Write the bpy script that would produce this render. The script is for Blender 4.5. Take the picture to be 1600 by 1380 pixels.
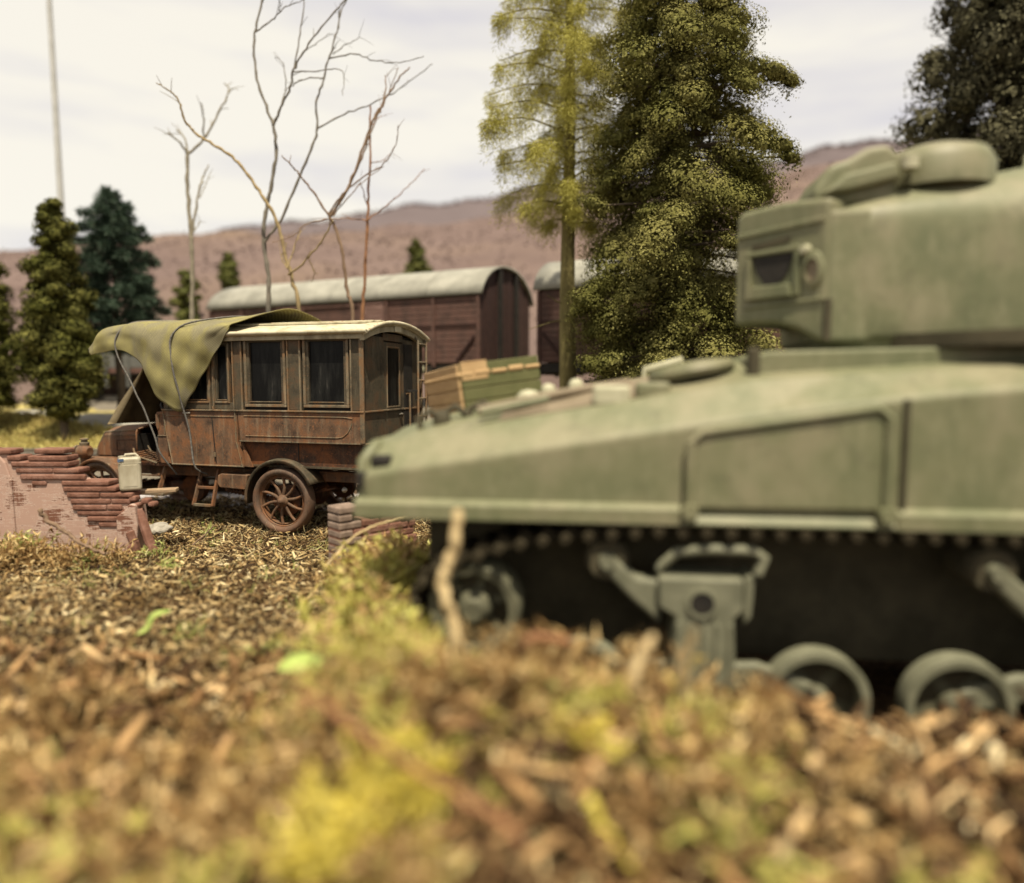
import bpy, bmesh, math, random
import numpy as np
from math import sin, cos, pi, radians
from mathutils import Vector, Matrix

random.seed(7)
rng = np.random.default_rng(11)
scene = bpy.context.scene
for o in list(bpy.data.objects):
    bpy.data.objects.remove(o)
COL = scene.collection

# ------------------------------------------------------------------ camera
cam_data = bpy.data.cameras.new('camera')
cam = bpy.data.objects.new('camera', cam_data)
COL.objects.link(cam)
cam.location = (0, 0, 2.06)
cam.rotation_euler = (radians(85), 0, 0)
cam_data.sensor_fit = 'HORIZONTAL'
cam_data.sensor_width = 36
cam_data.lens = 24
cam_data.clip_start = 0.05
cam_data.clip_end = 1000
cam_data.dof.use_dof = True
cam_data.dof.focus_distance = 8.9
cam_data.dof.aperture_fstop = 0.19
cam_data.dof.aperture_blades = 0
scene.camera = cam

# ------------------------------------------------------------------ sky, sun, exposure
SUN_DIR = Vector((0.08, -0.39, 0.917)).normalized()
world = bpy.data.worlds.new('World')
scene.world = world
world.use_nodes = True
wn = world.node_tree
wn.nodes.clear()
w_out = wn.nodes.new('ShaderNodeOutputWorld')
w_bg = wn.nodes.new('ShaderNodeBackground')
w_bg.inputs['Strength'].default_value = 0.1
w_sky = wn.nodes.new('ShaderNodeTexSky')
w_sky.sky_type = 'NISHITA'
w_sky.sun_disc = False
w_sky.sun_elevation = math.asin(SUN_DIR.z)
w_sky.sun_rotation = math.atan2(SUN_DIR.x, SUN_DIR.y)
w_tc = wn.nodes.new('ShaderNodeTexCoord')
w_map = wn.nodes.new('ShaderNodeMapping')
w_map.inputs['Rotation'].default_value = (0, radians(16), 0)
w_map.inputs['Scale'].default_value = (1.2, 1.2, 7.0)
w_n = wn.nodes.new('ShaderNodeTexNoise')
w_n.inputs['Scale'].default_value = 1.7
w_n.inputs['Detail'].default_value = 5
w_n.inputs['Roughness'].default_value = 0.55
w_r = wn.nodes.new('ShaderNodeValToRGB')
w_r.color_ramp.elements[0].position = 0.34
w_r.color_ramp.elements[0].color = (4.7, 4.5, 4.6, 1)
w_r.color_ramp.elements[1].position = 0.56
w_r.color_ramp.elements[1].color = (6.2, 5.85, 5.1, 1)
w_mix = wn.nodes.new('ShaderNodeMixRGB')
w_mix.inputs['Fac'].default_value = 0.93
wn.links.new(w_tc.outputs['Generated'], w_map.inputs['Vector'])
wn.links.new(w_map.outputs['Vector'], w_n.inputs['Vector'])
wn.links.new(w_n.outputs['Fac'], w_r.inputs['Fac'])
wn.links.new(w_sky.outputs['Color'], w_mix.inputs['Color1'])
wn.links.new(w_r.outputs['Color'], w_mix.inputs['Color2'])
wn.links.new(w_mix.outputs['Color'], w_bg.inputs['Color'])
wn.links.new(w_bg.outputs['Background'], w_out.inputs['Surface'])

sun_data = bpy.data.lights.new('sun', 'SUN')
sun_data.energy = 5.0
sun_data.angle = radians(0.6)
sun_data.color = (1.0, 0.90, 0.70)
sun = bpy.data.objects.new('sun', sun_data)
COL.objects.link(sun)
sun.rotation_euler = (-SUN_DIR).to_track_quat('-Z', 'Y').to_euler()
sun.location = (0, 0, 30)

vs = scene.view_settings
vs.view_transform = 'Standard'
vs.look = 'None'
vs.exposure = 0.70
vs.gamma = 1
vs.use_curve_mapping = False
scene.cycles.use_denoising = True
scene.cycles.max_bounces = 6
scene.cycles.transparent_max_bounces = 4

# ------------------------------------------------------------------ helpers
def sm(a, b, x):
    t = np.clip((x - a) / (b - a), 0, 1)
    return t * t * (3 - 2 * t)

TANK_O = np.array([-1.075, 4.718]); TANK_A = radians(-6.857)
def gz(x, y):
    """height of the ground"""
    x = np.asarray(x, float); y = np.asarray(y, float)
    n = (.030*np.sin(1.7*x+.3*y) + .026*np.sin(2.3*y-1.1*x+1) + .018*np.sin(4.1*x+3.3*y)
         + .012*np.sin(7.3*x-2.1*y+2) + .010*np.sin(6.1*y+3.7*x))
    z = n*sm(60, 20, y)*sm(9.6, 8.4, y) + n*.9*sm(13.6, 14.6, y)*sm(60, 20, y)
    z = z + sm(12.75, 13.1, y)*.55 + sm(13.9, 17, y)*.68 + .11*np.maximum(y-22, 0)
    # lowered ground under the tank
    dx = x-TANK_O[0]; dy = y-TANK_O[1]
    s = dx*cos(TANK_A)+dy*sin(TANK_A); d = -dx*sin(TANK_A)+dy*cos(TANK_A)
    z = z - .40*sm(.0, .8, s)*sm(-.7, -.1, d)*sm(3.6, 2.7, d)
    # mound between camera and tank
    z = z + ((.30+.17*sm(.75, .15, x))*np.exp(-((y-3.15)/.50)**2)*sm(-1.35, -.45, x)*(1-.28*sm(1.0, 1.9, x))
             + .16*np.exp(-((y-1.9)/.8)**2))
    z = z + .13*np.exp(-((x+5.55)/.75)**2-((y-7.45)/.38)**2)
    # lumps and hollows of the loose litter near the lens
    z = z + sm(5.2, 3.8, y)*(.085*np.sin(6.3*x+2.1*y+.5)*np.sin(7.9*y-2.3*x)+.05*np.sin(13.1*x-5*y)*np.sin(11.7*y+4*x+1)+.07*np.sin(3.4*x-1.2*y+2)*np.sin(4.6*y+1.7*x+.7))
    # mossy ridge in front of the tank
    z = z + .36*np.exp(-((x+.95+.16*(y-5))/.42)**2)*sm(3.1, 4.0, y)*sm(7.3, 5.6, y)
    return z

def srgb(r, g, b):
    f = lambda c: (c/255/12.92 if c/255 <= .04045 else ((c/255+.055)/1.055)**2.4)
    return (f(r), f(g), f(b))

def new_mat(name):
    m = bpy.data.materials.new(name); m.use_nodes = True
    nt = m.node_tree; nt.nodes.clear()
    out = nt.nodes.new('ShaderNodeOutputMaterial')
    b = nt.nodes.new('ShaderNodeBsdfPrincipled')
    nt.links.new(b.outputs[0], out.inputs[0])
    return m, nt, b

def ramp(nt, fac, stops):
    r = nt.nodes.new('ShaderNodeValToRGB')
    e = r.color_ramp.elements
    e[0].position, e[0].color = stops[0][0], (*stops[0][1], 1)
    e[1].position, e[1].color = stops[-1][0], (*stops[-1][1], 1)
    for p, c in stops[1:-1]:
        q = e.new(p); q.color = (*c, 1)
    nt.links.new(fac, r.inputs['Fac'])
    return r.outputs['Color']

def noise(nt, scale, detail=4, rough=.55, stretch=(1, 1, 1), coord='Object', dist=0):
    tc = nt.nodes.new('ShaderNodeTexCoord'); mp = nt.nodes.new('ShaderNodeMapping')
    mp.inputs['Scale'].default_value = stretch
    n = nt.nodes.new('ShaderNodeTexNoise')
    n.inputs['Scale'].default_value = scale; n.inputs['Detail'].default_value = detail
    n.inputs['Roughness'].default_value = rough; n.inputs['Distortion'].default_value = dist
    nt.links.new(tc.outputs[coord], mp.inputs['Vector']); nt.links.new(mp.outputs['Vector'], n.inputs['Vector'])
    return n.outputs['Fac']

def mixc(nt, fac, a, b, mode='MIX'):
    m = nt.nodes.new('ShaderNodeMixRGB'); m.blend_type = mode
    for sock, v in ((m.inputs['Fac'], fac), (m.inputs['Color1'], a), (m.inputs['Color2'], b)):
        if isinstance(v, (int, float)): sock.default_value = v
        elif isinstance(v, tuple): sock.default_value = (*v, 1)
        else: nt.links.new(v, sock)
    return m.outputs['Color']

def bump(nt, bsdf, h, strength=.3, dist=.02):
    b = nt.nodes.new('ShaderNodeBump')
    b.inputs['Strength'].default_value = strength; b.inputs['Distance'].default_value = dist
    nt.links.new(h, b.inputs['Height']); nt.links.new(b.outputs['Normal'], bsdf.inputs['Normal'])

def simple_mat(name, stops, scale=6, detail=5, rough=.75, bmp=.25, bdist=.01, stretch=(1, 1, 1), metallic=0, coord='Object', spec=.3, speck=None):
    m, nt, b = new_mat(name)
    n = noise(nt, scale, detail, .6, stretch, coord)
    c = ramp(nt, n, stops)
    if speck:
        sc_, col, lo, hi = speck
        n2 = noise(nt, sc_, 3, .6, (1, 1, 1), coord)
        f = ramp(nt, n2, [(lo, (0, 0, 0)), (hi, (1, 1, 1))])
        c = mixc(nt, f, c, col)
    nt.links.new(c, b.inputs['Base Color'])
    b.inputs['Roughness'].default_value = rough; b.inputs['Metallic'].default_value = metallic
    b.inputs['Specular IOR Level'].default_value = spec
    if bmp: bump(nt, b, noise(nt, scale*5, 4, .6, stretch, coord), bmp, bdist)
    return m

def island_mat(name, stops, rough=.8, spec=.2, trans=0, tint=None, nscale=1.5):
    """a colour of its own for every leaf, chip or strand"""
    m, nt, b = new_mat(name)
    g = nt.nodes.new('ShaderNodeNewGeometry')
    c = ramp(nt, g.outputs['Random Per Island'], stops)
    if tint:
        n = noise(nt, nscale, 3)
        c = mixc(nt, ramp(nt, n, [(.42, (0, 0, 0)), (.6, (1, 1, 1))]), c, mixc(nt, 1.0, c, tint, 'MULTIPLY'))
    nt.links.new(c, b.inputs['Base Color'])
    b.inputs['Roughness'].default_value = rough; b.inputs['Specular IOR Level'].default_value = spec
    if trans:
        t = nt.nodes.new('ShaderNodeBsdfTranslucent'); nt.links.new(c, t.inputs['Color'])
        mx = nt.nodes.new('ShaderNodeMixShader'); mx.inputs['Fac'].default_value = trans
        out = [n for n in nt.nodes if n.type == 'OUTPUT_MATERIAL'][0]
        nt.links.new(b.outputs[0], mx.inputs[1]); nt.links.new(t.outputs[0], mx.inputs[2]); nt.links.new(mx.outputs[0], out.inputs[0])
    return m

def link(o, parent=None):
    COL.objects.link(o)
    if parent is not None: o.parent = parent
    return o

def tag(o, label=None, cat=None, group=None, kind=None):
    for k, v in (('label', label), ('category', cat), ('group', group), ('kind', kind)):
        if v: o[k] = v
    return o

def thing(name, loc, rz, label, cat, group=None):
    o = bpy.data.objects.new(name, None); o.empty_display_size = .2
    o.location = loc; o.rotation_euler = (0, 0, rz)
    link(o); return tag(o, label, cat, group)

def np_obj(name, co, faces, mat, parent=None, smooth=False):
    """faces: list of (n,k) integer arrays"""
    me = bpy.data.meshes.new(name)
    co = np.asarray(co, np.float32)
    me.vertices.add(len(co)); me.vertices.foreach_set('co', co.ravel())
    idx = np.concatenate([f.ravel() for f in faces]).astype(np.int32)
    starts = []; base = 0
    for f in faces:
        starts.append(base + np.arange(len(f))*f.shape[1]); base += f.size
    st = np.concatenate(starts).astype(np.int32)
    me.loops.add(len(idx)); me.loops.foreach_set('vertex_index', idx)
    me.polygons.add(len(st)); me.polygons.foreach_set('loop_start', st)
    if smooth: me.polygons.foreach_set('use_smooth', np.ones(len(st), bool))
    me.update(calc_edges=True); me.validate()
    me.materials.append(mat)
    return link(bpy.data.objects.new(name, me), parent)

class MB:
    def __init__(s): s.v = []; s.f = []
    def add(s, vs, fs):
        b = len(s.v); s.v += [tuple(map(float, v)) for v in vs]; s.f += [tuple(b+i for i in f) for f in fs]; return s
    def box(s, x0, x1, y0, y1, z0, z1):
        v = [(x, y, z) for z in (z0, z1) for y in (y0, y1) for x in (x0, x1)]
        return s.add(v, [(0,2,3,1),(4,5,7,6),(0,1,5,4),(2,6,7,3),(0,4,6,2),(1,3,7,5)])
    def bar(s, p, q, w, h, up=(0, 0, 1)):
        p, q = Vector(p), Vector(q); d = (q-p).normalized(); u = Vector(up)
        if abs(d.dot(u)) > .98: u = Vector((0, 1, 0))
        a = d.cross(u).normalized()*(w/2); c = a.cross(d).normalized()*(h/2)
        v = [e+i*a+j*c for e in (p, q) for i, j in ((-1,-1),(1,-1),(1,1),(-1,1))]
        return s.add(v, [(3,2,1,0),(4,5,6,7),(0,1,5,4),(1,2,6,5),(2,3,7,6),(3,0,4,7)])
    def tube(s, pts, radii, n=8, cap=True):
        pts = [Vector(p) for p in pts]
        radii = [float(r) for r in radii] if hasattr(radii, "__len__") else [float(radii)]*len(pts)
        prev = None; b = len(s.v); m = len(pts); vs_ = []
        for i, p in enumerate(pts):
            d = (pts[min(i+1, m-1)]-pts[max(i-1, 0)])
            d = d.normalized() if d.length > 1e-9 else Vector((0, 0, 1))
            if prev is None:
                u = Vector((0, 0, 1)) if abs(d.z) < .9 else Vector((1, 0, 0))
                a = d.cross(u).normalized()
            else:
                a = (prev-d*prev.dot(d)); a = a.normalized() if a.length > 1e-6 else d.orthogonal().normalized()
            prev = a; c = d.cross(a)
            for k in range(n):
                t = 2*pi*k/n; vs_.append(p+radii[i]*(cos(t)*a+sin(t)*c))
        fs = [(i*n+k, i*n+(k+1) % n, (i+1)*n+(k+1) % n, (i+1)*n+k) for i in range(m-1) for k in range(n)]
        if cap: fs += [tuple(range(n-1, -1, -1)), tuple((m-1)*n+k for k in range(n))]
        return s.add(vs_, fs)
    def lathe(s, prof, n=24, o=(0, 0, 0), axis='Z', closed=False):
        vs_ = []; m = len(prof)
        for r, h in prof:
            for k in range(n):
                t = 2*pi*k/n; a, c = r*cos(t), r*sin(t)
                p = {'Z': (a, c, h), 'Y': (a, h, c), 'X': (h, a, c)}[axis]
                vs_.append((o[0]+p[0], o[1]+p[1], o[2]+p[2]))
        fs = [(i*n+k, i*n+(k+1) % n, ((i+1) % m)*n+(k+1) % n, ((i+1) % m)*n+k) for i in range(m if closed else m-1) for k in range(n)]
        if axis == 'Y': fs = [f[::-1] for f in fs]
        return s.add(vs_, fs)
    def prism(s, poly, d0, d1, axis='Y'):
        """polygon extruded along an axis; poly in the two other coordinates"""
        def P(a, c, d): return {'Y': (a, d, c), 'X': (d, a, c), 'Z': (a, c, d)}[axis]
        n = len(poly)
        vs_ = [P(a, c, d0) for a, c in poly]+[P(a, c, d1) for a, c in poly]
        fs = [tuple(range(n)), tuple(range(2*n-1, n-1, -1))]+[(i, n+i, n+(i+1) % n, (i+1) % n) for i in range(n)]
        return s.add(vs_, fs)
    def grid(s, P):
        """P: array (m,n,3)"""
        m, n = P.shape[:2]
        return s.add(P.reshape(-1, 3), [(i*n+j, i*n+j+1, (i+1)*n+j+1, (i+1)*n+j) for i in range(m-1) for j in range(n-1)])
    def build(s, name, mat, parent=None, bevel=0, smooth=None, solid=0, seg=2):
        me = bpy.data.meshes.new(name); me.from_pydata(s.v, [], s.f)
        bm = bmesh.new(); bm.from_mesh(me); bmesh.ops.recalc_face_normals(bm, faces=bm.faces); bm.to_mesh(me); bm.free()
        me.materials.append(mat)
        o = link(bpy.data.objects.new(name, me), parent)
        if smooth is not None:
            me.polygons.foreach_set('use_smooth', [True]*len(me.polygons)); me.set_sharp_from_angle(angle=radians(smooth))
        if solid:
            q = o.modifiers.new('thickness', 'SOLIDIFY'); q.thickness = solid; q.offset = -1
        if bevel:
            q = o.modifiers.new('bevel', 'BEVEL'); q.width = bevel; q.segments = seg; q.limit_method = 'ANGLE'; q.angle_limit = radians(40)
        return o

def copy_tree(o, parent=None):
    c = o.copy(); COL.objects.link(c); c.parent = parent
    for ch in list(o.children): copy_tree(ch, c)
    return c

def cr(P, n):
    """Catmull-Rom resample along the first axis"""
    P = np.asarray(P, float); m = len(P); t = np.linspace(0, m-1, n); i = np.minimum(t.astype(int), m-2); f = (t-i)
    f = f.reshape(-1, *([1]*(P.ndim-1)))
    g = lambda k: P[np.clip(k, 0, m-1)]
    a, b, c, d = g(i-1), g(i), g(i+1), g(i+2)
    return .5*(2*b+(c-a)*f+(2*a-5*b+4*c-d)*f*f+(3*b-a-3*c+d)*f**3)
# ------------------------------------------------------------------ materials
def make_rust(name, dark, mid, rust, tan, bias=0., streak=.5):
    m, nt, b = new_mat(name)
    n1 = noise(nt, 3.2, 6, .62)
    c = ramp(nt, n1, [(.30+bias, dark), (.47+bias, mid), (.58+bias, rust), (.75+bias, mid)])
    n2 = noise(nt, 9, 5, .65, (1, 1, .12))
    c = mixc(nt, ramp(nt, n2, [(.52, (0, 0, 0)), (.72, (streak,)*3)]), c, tan)
    n3 = noise(nt, 38, 4, .7)
    c = mixc(nt, ramp(nt, n3, [(.56, (0, 0, 0)), (.66, (.75,)*3)]), c, tuple(v*1.35 for v in rust))
    n4 = noise(nt, 24, 4, .7, (1, 1, .5))
    c = mixc(nt, ramp(nt, n4, [(.30, (.7,)*3), (.44, (0, 0, 0))]), c, dark)
    nt.links.new(c, b.inputs['Base Color'])
    b.inputs['Roughness'].default_value = .72; b.inputs['Specular IOR Level'].default_value = .3
    bump(nt, b, noise(nt, 45, 5, .7), .35, .008)
    return m
M = {}
M['rust'] = make_rust('rusty_red_paint', (.034, .020, .012), (.100, .056, .032), (.148, .064, .027), (.21, .155, .10), streak=.75)
M['rust_dark'] = make_rust('dark_rusty_paint', (.016, .010, .007), (.055, .024, .012), (.13, .045, .014), (.08, .05, .03))
M['grey_brown'] = make_rust('weathered_brown_paint', (.024, .019, .012), (.055, .045, .028), (.078, .047, .025), (.130, .112, .075), bias=.02, streak=.6)
M['trim'] = make_rust('worn_pale_trim', (.04, .03, .019), (.115, .092, .060), (.15, .082, .038), (.25, .21, .145), streak=.7)
M['tyre'] = make_rust('dusty_tyre', (.038, .025, .018), (.085, .053, .036), (.115, .060, .035), (.135, .105, .078))
M['roof_cream'] = simple_mat('cream_roof_paint', [(.3, (.28, .24, .15)), (.5, (.42, .38, .265)), (.75, (.52, .47, .35))], 5, rough=.6, speck=(14, (.30, .16, .09), .62, .70))
M['fascia'] = simple_mat('stained_cream_fascia', [(.3, (.17, .14, .09)), (.6, (.32, .28, .19))], 7, rough=.7, stretch=(1, 1, .4))
M['black'] = simple_mat('black_metal', [(.3, (.008, .007, .006)), (.7, (.022, .018, .014))], 8, rough=.7)
M['steel'] = simple_mat('bare_steel', [(.3, (.22, .2, .17)), (.7, (.4, .37, .32))], 14, rough=.45, metallic=.6)
m, nt, b = new_mat('dusty_dark_glass')
n = noise(nt, 7, 6, .7, (1, 1, .18)); c = ramp(nt, n, [(.46, (.004, .004, .004)), (.62, (.014, .014, .013)), (.74, (.06, .056, .05))])
nt.links.new(c, b.inputs['Base Color']); b.inputs['Roughness'].default_value = .35; b.inputs['Specular IOR Level'].default_value = .12
bump(nt, b, noise(nt, 20, 3), .08, .005); M['glass'] = m
# camouflage canvas
m, nt, b = new_mat('camouflage_canvas')
n1 = noise(nt, 2.3, 3, .45, (1.5, 1, .75), dist=.5)
c = ramp(nt, n1, [(.36, (.115, .100, .072)), (.42, (.125, .110, .075)), (.50, (.150, .130, .058)), (.62, (.190, .165, .066)), (.8, (.145, .127, .068))])
tc = nt.nodes.new('ShaderNodeTexCoord')
wv = []
for ax, rot in (('X', .5), ('Z', .5)):
    mp = nt.nodes.new('ShaderNodeMapping'); mp.inputs['Rotation'].default_value = (0, rot, 0)
    w = nt.nodes.new('ShaderNodeTexWave'); w.bands_direction = ax; w.inputs['Scale'].default_value = 17; w.inputs['Distortion'].default_value = .6
    nt.links.new(tc.outputs['Object'], mp.inputs['Vector']); nt.links.new(mp.outputs['Vector'], w.inputs['Vector']); wv.append(w.outputs['Fac'])
h = nt.nodes.new('ShaderNodeMath'); h.operation = 'MULTIPLY'; nt.links.new(wv[0], h.inputs[0]); nt.links.new(wv[1], h.inputs[1])
c = mixc(nt, ramp(nt, h.outputs[0], [(.10, (0, 0, 0)), (.7, (.5,)*3)]), c, (.42, .39, .17))
c = mixc(nt, ramp(nt, noise(nt, 12, 5, .7), [(.35, (.35,)*3), (.6, (0, 0, 0))]), c, (.14, .125, .07))
nt.links.new(c, b.inputs['Base Color']); b.inputs['Roughness'].default_value = .9; b.inputs['Specular IOR Level'].default_value = .15
bump(nt, b, h.outputs[0], .35, .006); M['canvas'] = m
M['shaded_canvas'] = simple_mat('shaded_canvas', [(.3, (.045, .028, .010)), (.7, (.085, .056, .022))], 5, rough=.9)  # canvas colour darkened to paint in the unlit inside of the tarpaulin
M['rope'] = simple_mat('grey_cord', [(.3, (.06, .055, .05)), (.7, (.15, .14, .125))], 30, rough=.85)
# tank
m, nt, b = new_mat('faded_green_armour_paint')
c = ramp(nt, noise(nt, 1.6, 5, .6), [(.36, (.102, .110, .056)), (.5, (.132, .133, .072)), (.64, (.178, .164, .100))])
c = mixc(nt, ramp(nt, noise(nt, 9, 6, .75, (1, 1, .35)), [(.48, (0, 0, 0)), (.72, (.45,)*3)]), c, (.235, .220, .14))
c = mixc(nt, ramp(nt, noise(nt, 5, 6, .75), [(.30, (.5,)*3), (.45, (0, 0, 0))]), c, (.07, .068, .038))
nt.links.new(c, b.inputs['Base Color']); b.inputs['Roughness'].default_value = .55; b.inputs['Specular IOR Level'].default_value = .35
bump(nt, b, noise(nt, 40, 4), .15, .006); M['tank'] = m
M['tank_dark'] = simple_mat('dark_green_hull', [(.3, (.030, .026, .014)), (.7, (.065, .055, .032))], 4, rough=.85)  # lower hull and small parts, darker than the armour paint
M['tank_grey'] = simple_mat('grey_green_running_gear', [(.3, (.10, .10, .066)), (.7, (.165, .162, .11))], 6, rough=.6)
M['tank_idler'] = simple_mat('muddy_green_idler', [(.3, (.06, .058, .036)), (.7, (.115, .11, .07))], 6, rough=.7)
M['track'] = simple_mat('dark_track_steel', [(.3, (.016, .013, .008)), (.7, (.040, .033, .021))], 12, rough=.95, spec=.05)
M['tank_pale'] = simple_mat('pale_drybrushed_fittings', [(.3, (.28, .27, .18)), (.7, (.40, .38, .27))], 8, rough=.5)
M['tank_brown'] = simple_mat('earth_brown_camouflage', [(.3, (.14, .11, .07)), (.7, (.20, .16, .11))], 5, rough=.7)
M['crate_tan'] = simple_mat('tan_timber', [(.3, (.30, .19, .09)), (.7, (.40, .27, .14))], 5, rough=.8, stretch=(1, 1, 6))
M['crate_green'] = simple_mat('green_timber', [(.3, (.070, .072, .026)), (.7, (.105, .102, .042))], 5, rough=.8)
# brick
m, nt, b = new_mat('red_plaster_brick')
c = ramp(nt, noise(nt, 6, 5, .65), [(.3, (.115, .054, .036)), (.5, (.180, .088, .062)), (.7, (.255, .145, .112))])
nt.links.new(c, b.inputs['Base Color']); b.inputs['Roughness'].default_value = .85; b.inputs['Specular IOR Level'].default_value = .15
bump(nt, b, noise(nt, 22, 6, .75), .9, .02); M['brick'] = m
m, nt, b = new_mat('scraped_red_plaster')
n1 = noise(nt, 9, 5, .7, (.5, 1, 7)); n2 = noise(nt, 3.0, 5, .65); n3 = noise(nt, 9, 4, .6, (9, 1, .35))
a = nt.nodes.new('ShaderNodeMath'); a.operation = 'MULTIPLY_ADD'; nt.links.new(n1, a.inputs[0]); a.inputs[1].default_value = .75; nt.links.new(n2, a.inputs[2])
a2 = nt.nodes.new('ShaderNodeMath'); a2.operation = 'MULTIPLY_ADD'; nt.links.new(n3, a2.inputs[0]); a2.inputs[1].default_value = .25; nt.links.new(a.outputs[0], a2.inputs[2])
c = ramp(nt, a2.outputs[0], [(.90, (.145, .066, .044)), (1.03, (.225, .122, .088)), (1.14, (.34, .225, .18)), (1.28, (.50, .39, .33))])
nt.links.new(c, b.inputs['Base Color']); b.inputs['Roughness'].default_value = .9; b.inputs['Specular IOR Level'].default_value = .1
bump(nt, b, n1, .25, .006); M['plaster'] = m
M['brick_grey'] = simple_mat('grey_worn_brick', [(.3, (.12, .085, .065)), (.7, (.26, .19, .15))], 8, rough=.9, bmp=.5)
# wagons
M['wagon'] = make_rust('oxide_red_planks', (.040, .023, .018), (.080, .043, .034), (.098, .050, .039), (.135, .09, .075), streak=.4)
M['wagon_end'] = simple_mat('dark_oxide_end_planks', [(.3, (.026, .012, .010)), (.7, (.048, .022, .018))], 6, rough=.8)
M['wagon_pale'] = simple_mat('faded_louvre_paint', [(.3, (.16, .09, .075)), (.7, (.24, .15, .13))], 6, rough=.8)
M['wagon_roof'] = simple_mat('pale_grey_wagon_roof', [(.3, (.165, .16, .135)), (.5, (.225, .218, .185)), (.7, (.29, .28, .24))], 2.2, rough=.75)
M['wagon_grey'] = simple_mat('grey_wagon_paint', [(.3, (.075, .078, .075)), (.7, (.13, .13, .125))], 4, rough=.8)
M['wagon_sill'] = simple_mat('red_brown_sill', [(.3, (.11, .055, .045)), (.7, (.17, .09, .075))], 4, rough=.8)
M['rail'] = simple_mat('rusty_rail_steel', [(.3, (.15, .13, .11)), (.7, (.30, .28, .24))], 8, rough=.5, metallic=.3)
M['sleeper'] = simple_mat('grey_sleeper_timber', [(.3, (.07, .055, .04)), (.7, (.15, .12, .09))], 6, rough=.9)
M['can'] = simple_mat('off_white_plastic', [(.3, (.24, .205, .14)), (.5, (.34, .305, .225)), (.75, (.45, .41, .32))], 5, rough=.45, stretch=(1, 1, .5), bmp=.1)
M['blue'] = simple_mat('blue_sticker', [(.3, (.03, .06, .12)), (.7, (.08, .12, .20))], 40, rough=.5, bmp=0)
M['wood'] = simple_mat('weathered_timber', [(.3, (.16, .10, .06)), (.7, (.33, .24, .15))], 6, rough=.9, stretch=(1, 1, 5))
M['bark'] = simple_mat('grey_brown_bark', [(.3, (.055, .042, .030)), (.7, (.13, .10, .07))], 10, rough=.95, stretch=(1, 1, .25), bmp=.6)
M['bark_olive'] = simple_mat('olive_bark', [(.3, (.095, .078, .028)), (.7, (.185, .155, .06))], 8, rough=.95, stretch=(1, 1, .25), bmp=.5)
M['twig_grey'] = simple_mat('dark_grey_twig_bark', [(.3, (.09, .08, .065)), (.7, (.17, .15, .12))], 10, rough=.9)
M['twig_pale'] = simple_mat('pale_twig_bark', [(.3, (.15, .13, .095)), (.7, (.25, .22, .16))], 10, rough=.9)
M['twig_yellow'] = simple_mat('yellow_brown_twig_bark', [(.3, (.17, .125, .06)), (.7, (.28, .21, .11))], 10, rough=.9)
M['twig_brown'] = simple_mat('brown_twig_bark', [(.3, (.11, .07, .045)), (.7, (.21, .14, .09))], 10, rough=.9)
M['twig_red'] = simple_mat('reddish_twig_bark', [(.3, (.13, .06, .028)), (.7, (.27, .13, .06))], 12, rough=.8)
M['straw'] = simple_mat('dry_straw', [(.3, (.38, .28, .14)), (.7, (.55, .43, .24))], 8, rough=.85)
M['green_leaf'] = simple_mat('fresh_green_leaf', [(.3, (.20, .27, .06)), (.7, (.34, .40, .11))], 8, rough=.6)
M['pole'] = simple_mat('grey_mast_paint', [(.3, (.33, .33, .32)), (.7, (.43, .43, .42))], 3, rough=.6)
M['stone'] = simple_mat('grey_stone', [(.3, (.20, .18, .15)), (.7, (.36, .33, .28))], 8, rough=.9, bmp=.5)

# soil
m, nt, b = new_mat('dark_mulch_soil')
n1 = noise(nt, 14, 8, .75); n2 = noise(nt, .8, 3)
c = ramp(nt, n1, [(.3, (.030, .018, .010)), (.5, (.085, .050, .024)), (.68, (.20, .13, .065))])
mossy = ramp(nt, noise(nt, 5, 6, .7), [(.3, (.17, .14, .055)), (.5, (.34, .28, .10)), (.72, (.48, .41, .19))])
sp = nt.nodes.new('ShaderNodeSeparateXYZ'); g = nt.nodes.new('ShaderNodeNewGeometry'); nt.links.new(g.outputs['Position'], sp.inputs[0])
far = ramp(nt, (lambda mr: (nt.links.new(sp.outputs['Y'], mr.inputs['Value']), setattr(mr.inputs['From Min'], 'default_value', 12.9), setattr(mr.inputs['From Max'], 'default_value', 14.2), mr.outputs['Result'])[-1])(nt.nodes.new('ShaderNodeMapRange')), [(0, (0, 0, 0)), (1, (1, 1, 1))])
c = mixc(nt, far, c, mossy)
nt.links.new(c, b.inputs['Base Color']); b.inputs['Roughness'].default_value = .95; b.inputs['Specular IOR Level'].default_value = .1
bump(nt, b, n1, .8, .05); M['soil'] = m
M['road'] = simple_mat('worn_grey_road', [(.3, (.28, .26, .26)), (.7, (.42, .39, .39))], 3, rough=.85)
M['path'] = simple_mat('dusty_grey_path', [(.3, (.17, .155, .13)), (.5, (.25, .235, .20)), (.7, (.33, .31, .27))], 7, detail=8, rough=.95, stretch=(.5, 2, 1), bmp=.5, bdist=.03)
M['ballast'] = simple_mat('grey_ballast', [(.3, (.10, .085, .065)), (.5, (.175, .15, .115)), (.7, (.25, .22, .175))], 22, detail=8, rough=.95, bmp=.8, bdist=.04)
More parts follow.
